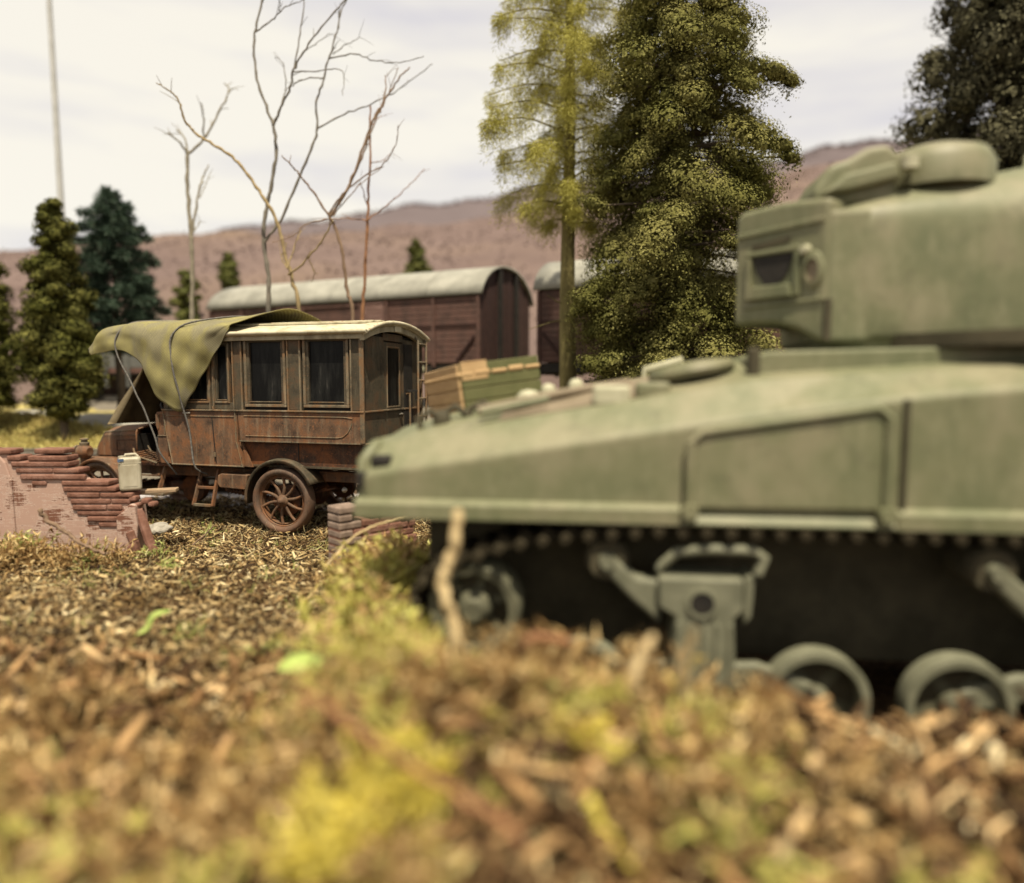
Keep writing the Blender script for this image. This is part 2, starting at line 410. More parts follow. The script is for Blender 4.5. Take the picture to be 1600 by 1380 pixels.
# hills
m, nt, b = new_mat('bare_heath_hillside')
c = ramp(nt, noise(nt, .16, 8, .68, (1, 1, 2.5)), [(.32, (.106, .077, .071)), (.47, (.119, .087, .080)), (.62, (.136, .100, .092))])
c = mixc(nt, ramp(nt, noise(nt, .045, 4, .6), [(.5, (0, 0, 0)), (.68, (.7,)*3)]), c, (.15, .108, .082))
nt.links.new(c, b.inputs['Base Color']); b.inputs['Roughness'].default_value = 1; b.inputs['Specular IOR Level'].default_value = 0
bump(nt, b, noise(nt, .5, 8, .7), .25, .4); M['hill'] = m
m, nt, b = new_mat('hazy_wooded_ridge')  # purple cast in the ridge colour stands for distance haze
c = ramp(nt, noise(nt, .12, 8, .7, (1, 1, 2)), [(.35, (.100, .082, .086)), (.65, (.118, .097, .101))])
nt.links.new(c, b.inputs['Base Color']); b.inputs['Roughness'].default_value = 1; b.inputs['Specular IOR Level'].default_value = 0
M['ridge'] = m
# foliage and litter
M['evergreen'] = island_mat('evergreen_foliage', [(0, (.115, .107, .034)), (.5, (.158, .146, .047)), (.85, (.20, .182, .063)), (1, (.27, .25, .10))], .85, .04, .18, (.66, .70, .6), 1.1)
M['larch'] = island_mat('yellow_larch_needles', [(0, (.25, .225, .045)), (.5, (.37, .34, .075)), (1, (.48, .45, .13))], .7, .2, .3)
M['cypress'] = island_mat('olive_cypress_foliage', [(0, (.032, .034, .010)), (.5, (.080, .078, .022)), (1, (.16, .15, .042))], .8, .06, .15, (.7, .75, .6), 1.2)
M['spruce'] = island_mat('blue_green_spruce_needles', [(0, (.018, .032, .021)), (.5, (.044, .070, .047)), (1, (.10, .135, .095))], .75, .1, .12)
M['dark_tree'] = island_mat('dull_olive_foliage', [(0, (.036, .034, .020)), (.5, (.085, .078, .046)), (1, (.16, .15, .09))], .8, .06, .15, (.75, .75, .7), .9)
M['small_tree'] = island_mat('green_conifer_foliage', [(0, (.045, .055, .012)), (.5, (.085, .092, .020)), (1, (.14, .14, .035))], .7, .2, .15)
M['chips'] = island_mat('bark_chips', [(0, (.030, .017, .009)), (.28, (.070, .040, .018)), (.48, (.24, .150, .066)), (.72, (.46, .325, .155)), (.90, (.64, .50, .27)), (1, (.78, .66, .42))], .85, .15, 0, (.62, .58, .5), 1.3)
M['mulch'] = island_mat('coarse_mulch', [(0, (.035, .020, .011)), (.38, (.080, .042, .018)), (.60, (.25, .140, .060)), (.84, (.43, .27, .125)), (1, (.62, .45, .24))], .85, .15)
M['straw_threads'] = island_mat('straw_threads', [(0, (.20, .13, .06)), (.4, (.46, .36, .18)), (1, (.74, .64, .38))], .85, .1, .2)
M['moss_tan'] = island_mat('dry_tan_moss', [(0, (.10, .052, .020)), (.35, (.30, .180, .072)), (.7, (.50, .345, .150)), (1, (.72, .56, .29))], .85, .15, .25)
M['moss_gold'] = island_mat('golden_moss', [(0, (.16, .10, .03)), (.4, (.36, .27, .085)), (.8, (.50, .41, .15)), (1, (.66, .58, .28))], .85, .12, .25)
M['moss_green'] = island_mat('yellow_green_moss', [(0, (.30, .25, .06)), (.4, (.50, .44, .12)), (.8, (.56, .55, .16)), (1, (.68, .64, .27))], .8, .15, .3)
M['moss_yellow'] = island_mat('bright_yellow_moss', [(0, (.52, .41, .05)), (.5, (.66, .56, .11)), (1, (.76, .67, .22))], .8, .15, .3)
M['sprout'] = island_mat('pale_green_sprouts', [(0, (.22, .26, .06)), (.5, (.40, .43, .13)), (1, (.58, .58, .25))], .7, .2, .3)
M['heath'] = island_mat('bare_brushwood', [(0, (.106, .077, .071)), (.5, (.120, .088, .081)), (1, (.136, .100, .092))], .95, .05, .1)
M['ridge_wood'] = island_mat('haze_tinted_wood', [(0, (.095, .078, .082)), (1, (.118, .097, .101))], .95, .05, .1)  # skyline woods carry the same painted haze tint as the ridge
M['grass_far'] = island_mat('embankment_grass', [(0, (.28, .20, .085)), (.5, (.50, .42, .14)), (1, (.62, .56, .22))], .85, .1, .25)

# ------------------------------------------------------------------ setting: ground, road, hills
gx = np.concatenate([np.linspace(-60, -13, 30)[:-1], np.linspace(-13, 9, 260), np.linspace(9, 60, 30)[1:]])
gy = np.concatenate([np.linspace(-30, .5, 22)[:-1], np.linspace(.5, 14, 220), np.linspace(14, 34, 40)[1:]])
X, Y = np.meshgrid(gx, gy)
def grid_faces(m, n):
    i, j = np.meshgrid(np.arange(m-1), np.arange(n-1), indexing='ij'); a = (i*n+j).ravel()
    return np.stack([a, a+1, a+n+1, a+n], 1)
Z = gz(X, Y)
o = np_obj('ground', np.stack([X, Y, Z], -1).reshape(-1, 3), [grid_faces(*X.shape)], M['soil'], smooth=True); tag(o, kind='structure')
# grey road strip passing behind the bus
rx = np.linspace(-14, 9, 120); ry = np.linspace(10.9, 12.7, 12)
X, Y = np.meshgrid(rx, ry)
Yr = Y+.12*np.sin(X*.7)*(Y < 11.3)
o = np_obj('road', np.stack([X, Yr, gz(X, Yr)+.006], -1).reshape(-1, 3), [grid_faces(*X.shape)], M['road'], smooth=True); tag(o, kind='structure')

PATH = [(-13.5, 18.2), (-10.5, 17.0), (-8.2, 15.9), (-6.3, 15.0), (-4.0, 14.5), (0., 14.2)]
def path_y(x): return np.interp(x, [p[0] for p in PATH], [p[1] for p in PATH])
ux = np.linspace(-13.5, 0, 90); vy = np.linspace(-.85, .85, 10)
X, V_ = np.meshgrid(ux, vy); Y = path_y(X)+V_*(1+.08*np.sin(X*2.3))
o = np_obj('path', np.stack([X, Y, gz(X, Y)+.012-.01*np.abs(V_)], -1).reshape(-1, 3), [grid_faces(*X.shape)], M['path'], smooth=True); tag(o, kind='structure')
def hill_h(x, y):
    a = x/np.maximum(y, 1)                       # the slope stands higher towards the right
    near = 1.0 + (np.interp(y, [23.2, 25, 28, 42, 60], [1.3, 4.0, 6.0, 10.9, 16.0])-1.0)*np.interp(a, [-.8, -.47, 0, .4, .8], [.82, .89, 1, 1.27, 1.4])
    return near + .3*np.sin(x*.21+y*.13)+.2*np.sin(x*.47-y*.31)+.12*np.sin(x*.9+y*.7)
hx = np.linspace(-1.3, 1.3, 240); hy = np.concatenate([np.linspace(23.2, 60, 70), np.linspace(60, 78, 10)[1:]])
A, Yh = np.meshgrid(hx, hy); Xh = A*Yh*1.1
Zh = np.where(Yh < 60, hill_h(Xh, Yh), hill_h(Xh, np.full_like(Yh, 60))-(Yh-60)*.5)
o = np_obj('hills', np.stack([Xh, Yh, Zh], -1).reshape(-1, 3), [grid_faces(*Xh.shape)], M['hill'], smooth=True); tag(o, kind='structure')
# far wooded ridge, distance haze painted in as a purple cast
def ridge_top(a): return np.interp(a, [-.9, -.75, -.47, -.28, -.094, 0, .2, .4, .47, .56, .75, .95], [.150, .162, .205, .229, .253, .269, .293, .318, .333, .344, .357, .37])
hy = np.linspace(70, 110, 30); A, Yh = np.meshgrid(hx, hy); Xh = A*110
top = 2.06+110*ridge_top(A)*(1+.012*np.sin(A*31)+.008*np.sin(A*77))
Zh = 4+(top-4)*sm(66, 112, Yh)/sm(66, 112, 110.)
o = np_obj('far_hills', np.stack([Xh, Yh, Zh], -1).reshape(-1, 3), [grid_faces(*Xh.shape)], M['ridge'], smooth=True); tag(o, kind='structure')
# ------------------------------------------------------------------ rails on the left behind the bus
def rail_track(name, p0, p1, label, sleepers, ballast_w, z_of=None, gauge=.8, z_up=.0):
    p0, p1 = Vector((*p0, 0)), Vector((*p1, 0)); d = (p1-p0).normalized(); L = (p1-p0).length
    rz = math.atan2(d.y, d.x); base = float(gz(p0.x, p0.y))
    t = thing(name, (p0.x, p0.y, base+z_up), rz, label, 'railway track')
    for k, y in enumerate((0, gauge)):
        MB().box(0, L, y-.035, y+.035, .10, .13).box(0, L, y-.012, y+.012, .03, .10).box(0, L, y-.05, y+.05, .0, .03).build('rail', M['rail'], t)
    n = int(L/.42); me = None
    for i in range(n):
        if me is None:
            q = MB().box(-.09, .09, -.35, gauge+.35, -.06, -.003).build('sleeper', M['sleeper'], t, bevel=.01); me = q
        else:
            q = me.copy(); COL.objects.link(q); q.parent = t
        q.location = (.2+i*.42, 0, 0)
    xs = np.linspace(-1, L+1, 60); ys = np.array([-ballast_w-.5, -ballast_w, -.5, gauge+.5, gauge+ballast_w, gauge+ballast_w+.6])
    P = np.array([[(x, y, z+.015*sin(x*9+y*7)) for y, z in zip(ys, (-.35, -.16, -.035, -.035, -.16, -.4))] for x in xs])
    tag(MB().grid(P).build('ballast', M['ballast'], t, smooth=60), kind='stuff')
    return t
rail_track('railway_track', (-14.5, 13.35), (-3.2, 13.30), 'pair of grey rails at the foot of the mossy bank behind the bus bonnet', True, .4)
# the siding the goods wagons stand on
WA = radians(-25); WU = Vector((cos(WA), sin(WA))); WO = Vector((-.74, 16.0))
def wpt(s, y): return (WO.x+WU.x*s-WU.y*y, WO.y+WU.y*s+WU.x*y)
rail_track('railway_siding', wpt(-17, .75), wpt(11, .75), 'long railway siding under the brown goods wagons, on grey ballast', True, 1.2, gauge=1.45, z_up=.05)
# ------------------------------------------------------------------ goods wagons
FLOOR, EAVE, RIDGE, WW = 2.49, 4.07, 4.90, 2.95
ZR = 1.40       # rail head level
def arch(y, e=EAVE, r=RIDGE, w=WW): # roof height across the wagon
    t = np.clip(abs((y-w/2)/(w/2+.06)), 0, 1); return e+(r-e)*(1-t**2.1)**.62
def wheelset(parent, x):
    for y in (.72, 2.22):
        w = MB().lathe([(.02, -.06), (.40, -.06), (.43, -.045), (.43, -.03), (.39, -.025), (.39, .05), (.30, .05), (.28, .0), (.12, .0), (.10, .06), (.02, .06)], 24, (x, y, ZR+.40), 'Y').build('wheel', M['black'], parent, smooth=35)
        MB().lathe([(0, -.13), (.07, -.13), (.07, -.05)], 12, (x, y, ZR+.40), 'Y').build('hub', M['rail'], w)
def underframe(t, L, x0):
    MB().box(x0+.03, x0+L-.03, .05, .20, FLOOR-.22, FLOOR-.02).box(x0+.03, x0+L-.03, WW-.20, WW-.05, FLOOR-.22, FLOOR-.02).box(x0, x0+.16, .1, WW-.1, FLOOR-.28, FLOOR-.03).box(x0+L-.16, x0+L, .1, WW-.1, FLOOR-.28, FLOOR-.03).build('underframe', M['black'], t)
    for x in (x0+1.5, x0+L-1.5):
        wheelset(t, x)
        MB().box(x-.16, x+.16, .30, .46, ZR+.25, ZR+.62).box(x-.5, x+.5, .34, .42, ZR+.62, ZR+.70).build('axle_box', M['black'], t, bevel=.02)
    for e, dx in ((x0, -1), (x0+L, 1)):
        for y in (.55, WW-.55):
            MB().lathe([(0, 0), (.09, 0), (.09, .3), (.055, .3), (.055, .42), (.2, .42), (.2, .47), (0, .47)] if dx > 0 else [(0, 0), (.09, 0), (.09, -.3), (.055, -.3), (.055, -.42), (.2, -.42), (.2, -.47), (0, -.47)], 16, (e, y, FLOOR-.12), 'X').build('buffer', M['black'], t, smooth=40)
def goods_wagon(x0, L, label):
    t = thing('goods_wagon', (WO.x, WO.y, 0), WA, label, 'goods wagon', 'covered goods wagons on the siding')
    MB().box(x0+.06, x0+L-.06, .055, WW-.055, FLOOR, EAVE).build('body_core', M['wagon'], t)
    # near side: planked bays between posts, door panel with louvres in the middle
    bays = [x0+.05, x0+L*.145, x0+L*.30, x0+L*.395, x0+L*.61, x0+L*.70, x0+L*.855, x0+L-.05]
    rows = 12; h = (EAVE-FLOOR-.04)/rows
    for i in range(7):
        a, c = bays[i]+.035, bays[i+1]-.035
        for r in range(rows):
            z0 = FLOOR+.02+r*h
            if i in (2, 4) and r >= 8:                        # ventilator flaps high on the side
                if r == 8:
                    fr = MB().box(a, c, .02, .045, z0, z0+4*h).build('ventilator', M['wagon'], t)
                    for q in range(5): MB().bar((a+.05, .005, z0+.05+q*.1), (c-.05, .005, z0+.05+q*.1), .05, .04, (0, .6, .8)).build('louvre', M['wagon_pale'], fr)
                continue
            MB().box(a, c, .012+random.uniform(0, .010), .056, z0+.007, z0+h-.007).build('plank', M['wagon'], t)
    for x in bays:
        MB().box(x-.035, x+.035, -.03, .054, FLOOR-.08, EAVE-.005).build('post', M['wagon'], t, bevel=.008)
    b0, b1 = bays[3], bays[4]
    MB().box(b0, b1, -.022, .011, EAVE-.10, EAVE-.045).build('door_rail', M['wagon'], t)
    MB().box(x0+.05, x0+L-.05, -.018, .01, FLOOR+h*6.96, FLOOR+h*7.12).build('strap', M['wagon_end'], t)
    for a, c in ((x0+.62, x0+.15), (x0+L-.62, x0+L-.15)): MB().bar((a, -.02, FLOOR+.08), (c, -.02, FLOOR+h*5.0), .05, .05, (0, 1, 0)).build('brace', M['wagon_end'], t)
    # ends: upright boards to the arch, two dark stanchions
    for xe, dx in ((x0+L-.06, .05), (x0+.06, -.05)):
        for k in range(10):
            ya, yb = .07+k*(WW-.14)/10+.006, .07+(k+1)*(WW-.14)/10-.006
            ys = np.linspace(ya, yb, 4)
            poly = [(ya, FLOOR), (yb, FLOOR)]+[(y, float(arch(y))-.05) for y in ys[::-1]]
            MB().prism(poly, xe, xe+dx*(.75+.3*(k % 2)), 'X').build('end_board', M['wagon_end'], t)
        for y in (WW*.34, WW*.66):
            MB().box(min(xe+dx, xe+dx*2.6), max(xe+dx, xe+dx*2.6), y-.06, y+.06, FLOOR-.1, float(arch(y))-.08).build('stanchion', M['black'], t)
    # roof: thick arched sheet
    ys = np.linspace(-.055, WW+.055, 29); zs = arch(ys)
    xs = np.linspace(x0-.07, x0+L+.07, 12)
    P = np.array([[(x, y, z) for y, z in zip(ys, zs)] for x in xs])
    MB().grid(P).build('roof', M['wagon_roof'], t, smooth=50, solid=.05)
    for k in range(1, 6):
        x = x0+L*k/6; MB().grid(np.array([[(x+d, y, z+.012) for y, z in zip(ys, zs)] for d in (-.03, .03)])).build('roof_seam', M['wagon_roof'], t, smooth=50, solid=.015)
    underframe(t, L, x0)
    for x in (x0+L-2.35, x0+L-1.65):
        MB().lathe([(0, -.12), (.10, -.12), (.10, -.02), (0, -.02)], 14, (x, .06, FLOOR-.14), 'Y').build('lamp_bracket', M['tank_pale'], t)
    return t
goods_wagon(-8.71, 8.71, 'brown planked goods wagon with a long pale arched roof, directly behind the bus')
goods_wagon(1.42, 8.71, 'brown goods wagon cut off by the yellow larch trunk and the big evergreen')
# low open wagon further along the siding
t = thing('open_wagon', (WO.x, WO.y, 0), WA, 'low grey open wagon with red brown sill, between the left conifers and the tarpaulin', 'open wagon')
x0, L = -16.4, 6.3
MB().box(x0, x0+L, .02, WW-.02, FLOOR-.14, FLOOR).build('sill', M['wagon_sill'], t)
for r in range(4):
    z0 = FLOOR+.005+r*.155
    for y in (.0, WW-.06): MB().box(x0+.03, x0+L-.03, y, y+.06, z0, z0+.148).build('side_board', M['wagon_grey'], t)
    for xe in (x0, x0+L-.06): MB().box(xe, xe+.06, .065, WW-.065, z0, z0+.148).build('end_board', M['wagon_grey'], t)
for k in range(7):
    x = x0+.1+k*(L-.2)/6; MB().box(x-.06, x+.06, -.05, -.003, FLOOR-.6 if k in (3, 4) else FLOOR-.12, FLOOR+.64).build('post', M['wagon_grey'], t)
underframe(t, L, x0)

# ------------------------------------------------------------------ the bus
bus = thing('motor_bus', (-2.876, 9.994, 0), radians(164), 'rusty old motor bus with spoked wheels, its cab under a camouflage tarpaulin', 'bus')
B = bus
# chassis
for y in (-.52, .52): MB().box(-1.35, 3.55, y-.05, y+.05, .69, .83).build('chassis_rail', M['rust'], B, bevel=.008)
MB().box(-1.3, -1.2, -.47, .47, .70, .82).box(1.6, 1.7, -.47, .47, .70, .82).box(3.4, 3.5, -.47, .47, .70, .82).build('cross_member', M['rust_dark'], B)
MB().tube([(0, -.9, .44), (0, .9, .44)], .05, 10).lathe([(.0, -.2), (.15, -.12), (.19, 0), (.15, .12), (0, .2)], 16, (0, 0, .44), 'Y').build('rear_axle', M['rust_dark'], B, smooth=40)
MB().tube([(3.1, -.9, .44), (3.1, .9, .44)], .045, 10).build('front_axle', M['rust_dark'], B, smooth=40)
for y in (-.52, .52):
    for xc in (0, 3.1):
        sp = MB()
        for k in range(4):
            w = .62-k*.13; pts = [(xc-w, y, .60+k*.0), (xc-w*.5, y, .53-k*.028), (xc, y, .50-k*.03), (xc+w*.5, y, .53-k*.028), (xc+w, y, .60)]
            for p, q in zip(pts, pts[1:]): sp.bar(p, q, .07, .02)
        sp.build('leaf_spring', M['rust_dark'], B)
MB().tube([(-1.15, .5, .60), (-1.2, .62, .52), (-1.3, .66, .44)], .03, 8).build('spring_hanger', M['rust'], B)
MB().lathe([(0, 0), (.03, 0), (.04, .03), (.02, .07), (0, .08)], 12, (-.82, .62, .60), 'Y').build('bolt', M['steel'], B, smooth=40)
MB().bar((1.2, .2, .42), (-.0, .2, .44), .05, .05).build('drive_shaft', M['rust_dark'], B)
MB().lathe([(0, -.05), (.2, -.05), (.2, .05), (0, .05)], 20, (1.9, .3, .46), 'Y').build('flywheel', M['rust_dark'], B, smooth=40)
ch = MB()
for k in range(26):
    a = k/25; ch.box(.25+a*.75-.012, .25+a*.75+.012, .70, .74, .44+.10*a-.035+.015*(k % 2), .44+.10*a+.02+.015*(k % 2))
ch.build('drive_chain', M['rust_dark'], B)

# wheels
def bus_wheel(x, y, sgn):
    c = (x, y, .45)
    w = MB().lathe([(.315, -.05), (.345, -.06), (.365, -.05), (.365, .045), (.345, .055), (.33, .03), (.315, .045)], 48, (0, 0, 0), 'Y', closed=True).build('wheel', M['rust'], B, smooth=40)
    w.location = c
    prof = [(.366, -.075)]+[(.366+.090*sin(a), -.075*cos(a)) for a in np.linspace(.35, pi-.35, 9)]+[(.366, .075)]
    MB().lathe([(.352, -.06), (.375, -.09), (.405, -.102), (.432, -.092), (.449, -.06), (.455, -.02), (.455, .02), (.449, .06), (.432, .092), (.405, .102), (.375, .09), (.352, .06)], 56, (0, 0, 0), 'Y', closed=True).build('tyre', M['tyre'], w, smooth=50)
    MB().lathe([(0, .115), (.02, .115), (.036, .10), (.045, .075), (.075, .06), (.085, .04), (.085, -.06), (.06, -.09), (0, -.09)] if sgn > 0 else [(0, -.115), (.02, -.115), (.036, -.10), (.045, -.075), (.075, -.06), (.085, -.04), (.085, .06), (.06, .09), (0, .09)], 20, (0, 0, 0), 'Y').build('hub', M['rust'], w, smooth=50)
    MB().lathe([(0, -.11*sgn), (.22, -.11*sgn), (.22, -.06*sgn), (.19, -.05*sgn), (0, -.05*sgn)], 28, (0, 0, 0), 'Y').build('brake_drum', M['rust_dark'], w, smooth=40)
    s0 = None
    for k in range(10):
        if s0 is None:
            pts = cr([(.07, 0, 0), (.15, .0, .013), (.24, 0, .010), (.33, 0, -.012)], 8)
            s0 = MB().tube([(p[0], .02*sgn, p[2]) for p in pts], [.024, .024, .023, .021, .020, .019, .021, .026], 8).build('spoke', M['rust'], w, smooth=60); s = s0
        else:
            s = s0.copy(); COL.objects.link(s); s.parent = w
        s.rotation_euler = (0, 2*pi*k/10+.25, 0)
    return w
for x in (0, 3.1):
    bus_wheel(x, .83, 1); bus_wheel(x, -.83, -1)

# mudguards
def mudguard(xc, zc, r, a0, a1, y0, y1, n=22):
    P = []
    for a in np.linspace(a0, a1, n):
        ca, sa = cos(a), sin(a)
        P.append([(xc+(r-.05)*ca, y1, zc+(r-.05)*sa), (xc+(r-.012)*ca, y1, zc+(r-.012)*sa), (xc+r*ca, y1-.03, zc+r*sa), (xc+(r+.012)*ca, (y0+y1)/2, zc+(r+.012)*sa), (xc+r*ca, y0, zc+r*sa)])
    return MB().grid(np.array(P)).build('mudguard', M['rust'] if xc > 1 else M['grey_brown'], B, smooth=45, solid=.018)
for s in (1, -1):
    y0, y1 = (.62, .95) if s > 0 else (-.62, -.95)
    if s < 0: y0, y1 = -.62, -.95
    f = mudguard(0, .47, .555, radians(155), radians(-8), y0, y1)
    f2 = mudguard(3.1, .42, .52, radians(10), radians(172), y0, y1)
    MB().prism([(.98, .77), (.93, .795), (.50, .79), (.52, .66), (.55, .585), (.95, .60), (1.0, .66)], .70*s, .93*s, 'Y').build('chain_case', M['rust'], B, bevel=.012)

# body: dark core, lower panels, side panels
MB().box(-1.23, 1.78, -.86, .86, 1.62, 2.70).box(-1.22, .60, -.78, .78, .93, 1.62).box(.60, 1.74, -.80, .80, .95, 1.62).build('body_core', M['black'], B)
for s in (1, -1):
    a, c = (.80, .83) if s > 0 else (-.83, -.80)
    lp = MB().box(-1.25, .60, a, c, .93, 1.30).build('lower_panel', M['rust_dark'], B)
    for x in (-.25,): MB().box(x-.006, x+.006, a+.031 if s > 0 else a-.006, c+.006 if s > 0 else a-.001, .94, 1.26).build('panel_seam', M['black'], lp)
    MB().box(-1.26, .6, a+.01*s, c+.02*s, .905, .932).build('bottom_strip', M['grey_brown'], B)
    # upper skirt
    y0, y1 = (.86, .93) if s > 0 else (-.93, -.86); yo = .93*s
    sk = MB().prism([(-1.27, 1.655), (.63, 1.655), (.585, 1.262), (-1.27, 1.262)], y0, y1, 'Y').build('skirt_panel', M['rust'], B, bevel=.006)
    MB().tube([(p[0], yo+.003*s, p[1]) for p in [(.52, 1.60), (-1.0, 1.60), (-1.12, 1.585), (-1.10, 1.49), (-1.05, 1.40), (-.98, 1.345), (-.9, 1.33), (.5, 1.33)]], .0075, 6).build('moulding', M['trim'], sk)
    MB().box(-1.275, .6, yo-.01*s, yo+.006*s, 1.252, 1.268).build('skirt_edge', M['trim'], sk)
    # front quarter with the cab door, cut back towards the bottom
    dp = MB().prism([(.635, 1.655), (1.86, 1.655), (1.80, 1.30), (1.72, .90), (.545, .90), (.63, 1.24)], y0, y1, 'Y').build('front_panel', M['rust'], B, bevel=.006)
    MB().tube([(1.855, yo, 1.66), (1.80, yo, 1.30), (1.72, yo, .90)], .011, 6).tube([(.66, yo+.004*s, 1.66), (.652, yo+.004*s, 1.24), (.565, yo+.004*s, .90)], .010, 6).tube([(1.73, yo, .905), (.55, yo, .905)], .014, 6).build('edge_bead', M['trim'], dp)
    MB().tube([(1.79, yo+.003*s, 1.585), (.68, yo+.003*s, 1.585)], .007, 6).build('moulding', M['trim'], dp)
    dr = MB().prism([(1.03, 1.58), (1.045, 1.58), (1.0, .94), (.985, .94)], yo-.002*s, yo+.004*s, 'Y').build('door_gap', M['black'], dp)
    for z in (1.06, 1.70): MB().tube([(1.0, yo+.012*s, z-.03), (1.0, yo+.012*s, z+.03)], .017, 8).build('hinge', M['trim'], dp)
    MB().bar((1.50, yo+.02*s, 1.63), (1.38, yo+.02*s, 1.63), .02, .02).build('door_handle', M['steel'], dp, bevel=.004)
    MB().prism([(.545, .90), (.60, 1.25), (.44, .90)], y0+.0*s, y0+.03*s, 'Y').build('gusset', M['rust'], dp)
    # belt rail and cornice
    MB().box(-1.29, 1.87, min(yo-.02*s, yo+.022*s), max(yo-.02*s, yo+.022*s), 1.658, 1.682).build('belt_rail', M['trim'], B, bevel=.006)
    # upper posts
    post = lambda x0, x1, z0=1.685, z1=2.66, m='grey_brown', d=.0: MB().box(x0, x1, min(.84*s, yo-.012*s+d*s), max(.84*s, yo-.012*s+d*s), z0, z1).build('post', M[m], B, bevel=.006)
    for x0, x1 in ((-1.27, -1.10), (-.372, -.165), (.53, .685), (1.77, 1.85)): post(x0, x1)
    for x in (-1.262, -1.108, -.362, -.176, .540, .676, 1.00, 1.06): MB().box(x-.010, x+.010, min(yo-.02*s, yo+.004*s), max(yo-.02*s, yo+.004*s), 1.683, 2.66).build('bead', M['trim'], B)
    MB().box(.685, 1.77, min(.84*s, yo-.02*s), max(.84*s, yo-.02*s), 1.685, 1.775).box(.685, 1.77, min(.84*s, yo-.02*s), max(.84*s, yo-.02*s), 2.60, 2.66).box(.985, 1.075, min(.84*s, yo-.021*s), max(.84*s, yo-.021*s), 1.775, 2.60).build('door_frame', M['grey_brown'], B, bevel=.005)
    def window(x0, x1, z0, z1, fw=.07, depth=.05):
        # frame in two steps round a recessed pane
        yA = (yo-.014*s); f = MB()
        def ring(a, b, w, ya, yb):
            lo, hi = min(ya, yb), max(ya, yb)
            f.box(a-w, b+w, lo, hi, z1, z1+w).box(a-w, b+w, lo, hi, z0-w, z0).box(a-w, a, lo, hi, z0, z1).box(b, b+w, lo, hi, z0, z1)
        ring(x0, x1, fw*.55, yA-.05*s, yA-.012*s)
        w = f.build('window', M['grey_brown'], B, bevel=.005)
        f = MB(); lo, hi = sorted((yA-.05*s, yA+.006*s)); a, b, q0, q1, wd = x0-fw*.55, x1+fw*.55, z0-fw*.55, z1+fw*.55, fw*.5
        f.box(a-wd, b+wd, lo, hi, q1, q1+wd).box(a-wd, b+wd, lo, hi, q0-wd, q0).box(a-wd, a, lo, hi, q0, q1).box(b, b+wd, lo, hi, q0, q1)
        f.build('window_frame', M['trim'], w, bevel=.006)
        lo, hi = sorted((yA-.065*s, yA-.045*s)); MB().box(x0-.03, x1+.03, lo, hi, z0-.03, z1+.03).build('pane', M['glass'], w)
        lo, hi = sorted((yA-.045*s, yA+.0*s)); MB().box(x0-.002, x1+.002, lo, hi, z0-.012, z0+.0).build('sill', M['trim'], w)
        return w
    window(-.057, .428, 1.80, 2.585, .075); window(-.99, -.477, 1.80, 2.585, .075)
    window(.80, .955, 1.82, 2.54, .05); window(1.13, 1.70, 1.82, 2.54, .05)
# rear wall and door
MB().box(-1.27, -1.235, .315, .90, .95, 2.66).box(-1.27, -1.235, -.90, -.285, .95, 2.66).box(-1.27, -1.235, -.285, .315, 2.62, 2.72).build('rear_panel', M['grey_brown'], B, bevel=.005)
for y in (.925, -.925): MB().box(-1.292, -1.23, y-.018, y+.018, 1.26, 2.66).build('corner_post', M['trim'], B, bevel=.008)
rd = MB().box(-1.262, -1.225, -.275, .305, .96, 1.72).box(-1.262, -1.225, -.275, -.165, 1.72, 2.60).box(-1.262, -1.225, .20, .305, 1.72, 2.60).box(-1.262, -1.225, -.165, .20, 2.52, 2.60).build('rear_door', M['grey_brown'], B, bevel=.004)
MB().box(-1.25, -1.235, -.17, .205, 1.73, 2.53).build('pane', M['glass'], rd)
MB().box(-1.272, -1.255, -.19, .225, 1.70, 1.722).box(-1.272, -1.255, -.19, -.168, 1.722, 2.53).box(-1.272, -1.255, .203, .225, 1.722, 2.53).box(-1.272, -1.255, -.19, .225, 2.53, 2.55).build('window_frame', M['trim'], rd, bevel=.004)
MB().tube([(-1.285, -.22, 1.60), (-1.285, -.14, 1.60)], .012, 8).build('door_handle', M['steel'], rd)
MB().box(-1.292, -1.26, .316, .93, 1.658, 1.682).box(-1.292, -1.26, -.93, -.286, 1.658, 1.682).box(-1.285, -1.255, -.28, .31, 1.66, 1.684).build('rear_belt_rail', M['trim'], B, bevel=.005)
MB().box(-1.285, -1.25, -.93, .93, 1.24, 1.262).build('rear_sill', M['trim'], B, bevel=.005)
MB().box(-1.262, -1.23, -.90, .315, .9, .945).build('rear_step_board', M['rust_dark'], B)
MB().tube([(-1.28, -.36, 1.88), (-1.34, -.36, 1.90), (-1.34, -.36, 1.36), (-1.28, -.36, 1.33)], .015, 8).build('grab_rail', M['trim'], B)
MB().bar((-1.28, -.40, 1.93), (-1.42, -.46, 1.93), .03, .03).bar((-1.40, -.45, 1.93), (-1.40, -.45, 1.80), .03, .03).build('bracket', M['black'], B)
# roof ladder at the back
la = MB().tube([(-1.36, -.60, .95), (-1.37, -.60, 2.66), (-1.30, -.60, 2.74)], .019, 8).tube([(-1.36, -.90, .95), (-1.37, -.90, 2.66), (-1.30, -.90, 2.74)], .019, 8).build('roof_ladder', M['trim'], B, smooth=60)
for k in range(7): MB().tube([(-1.365, -.60, 1.0+k*.27), (-1.365, -.90, 1.0+k*.27)], .014, 8).build('rung', M['trim'], la, smooth=60)
MB().box(-1.285, -1.272, -.58, -.30, .97, 2.6).build('dark_panel', M['black'], B)
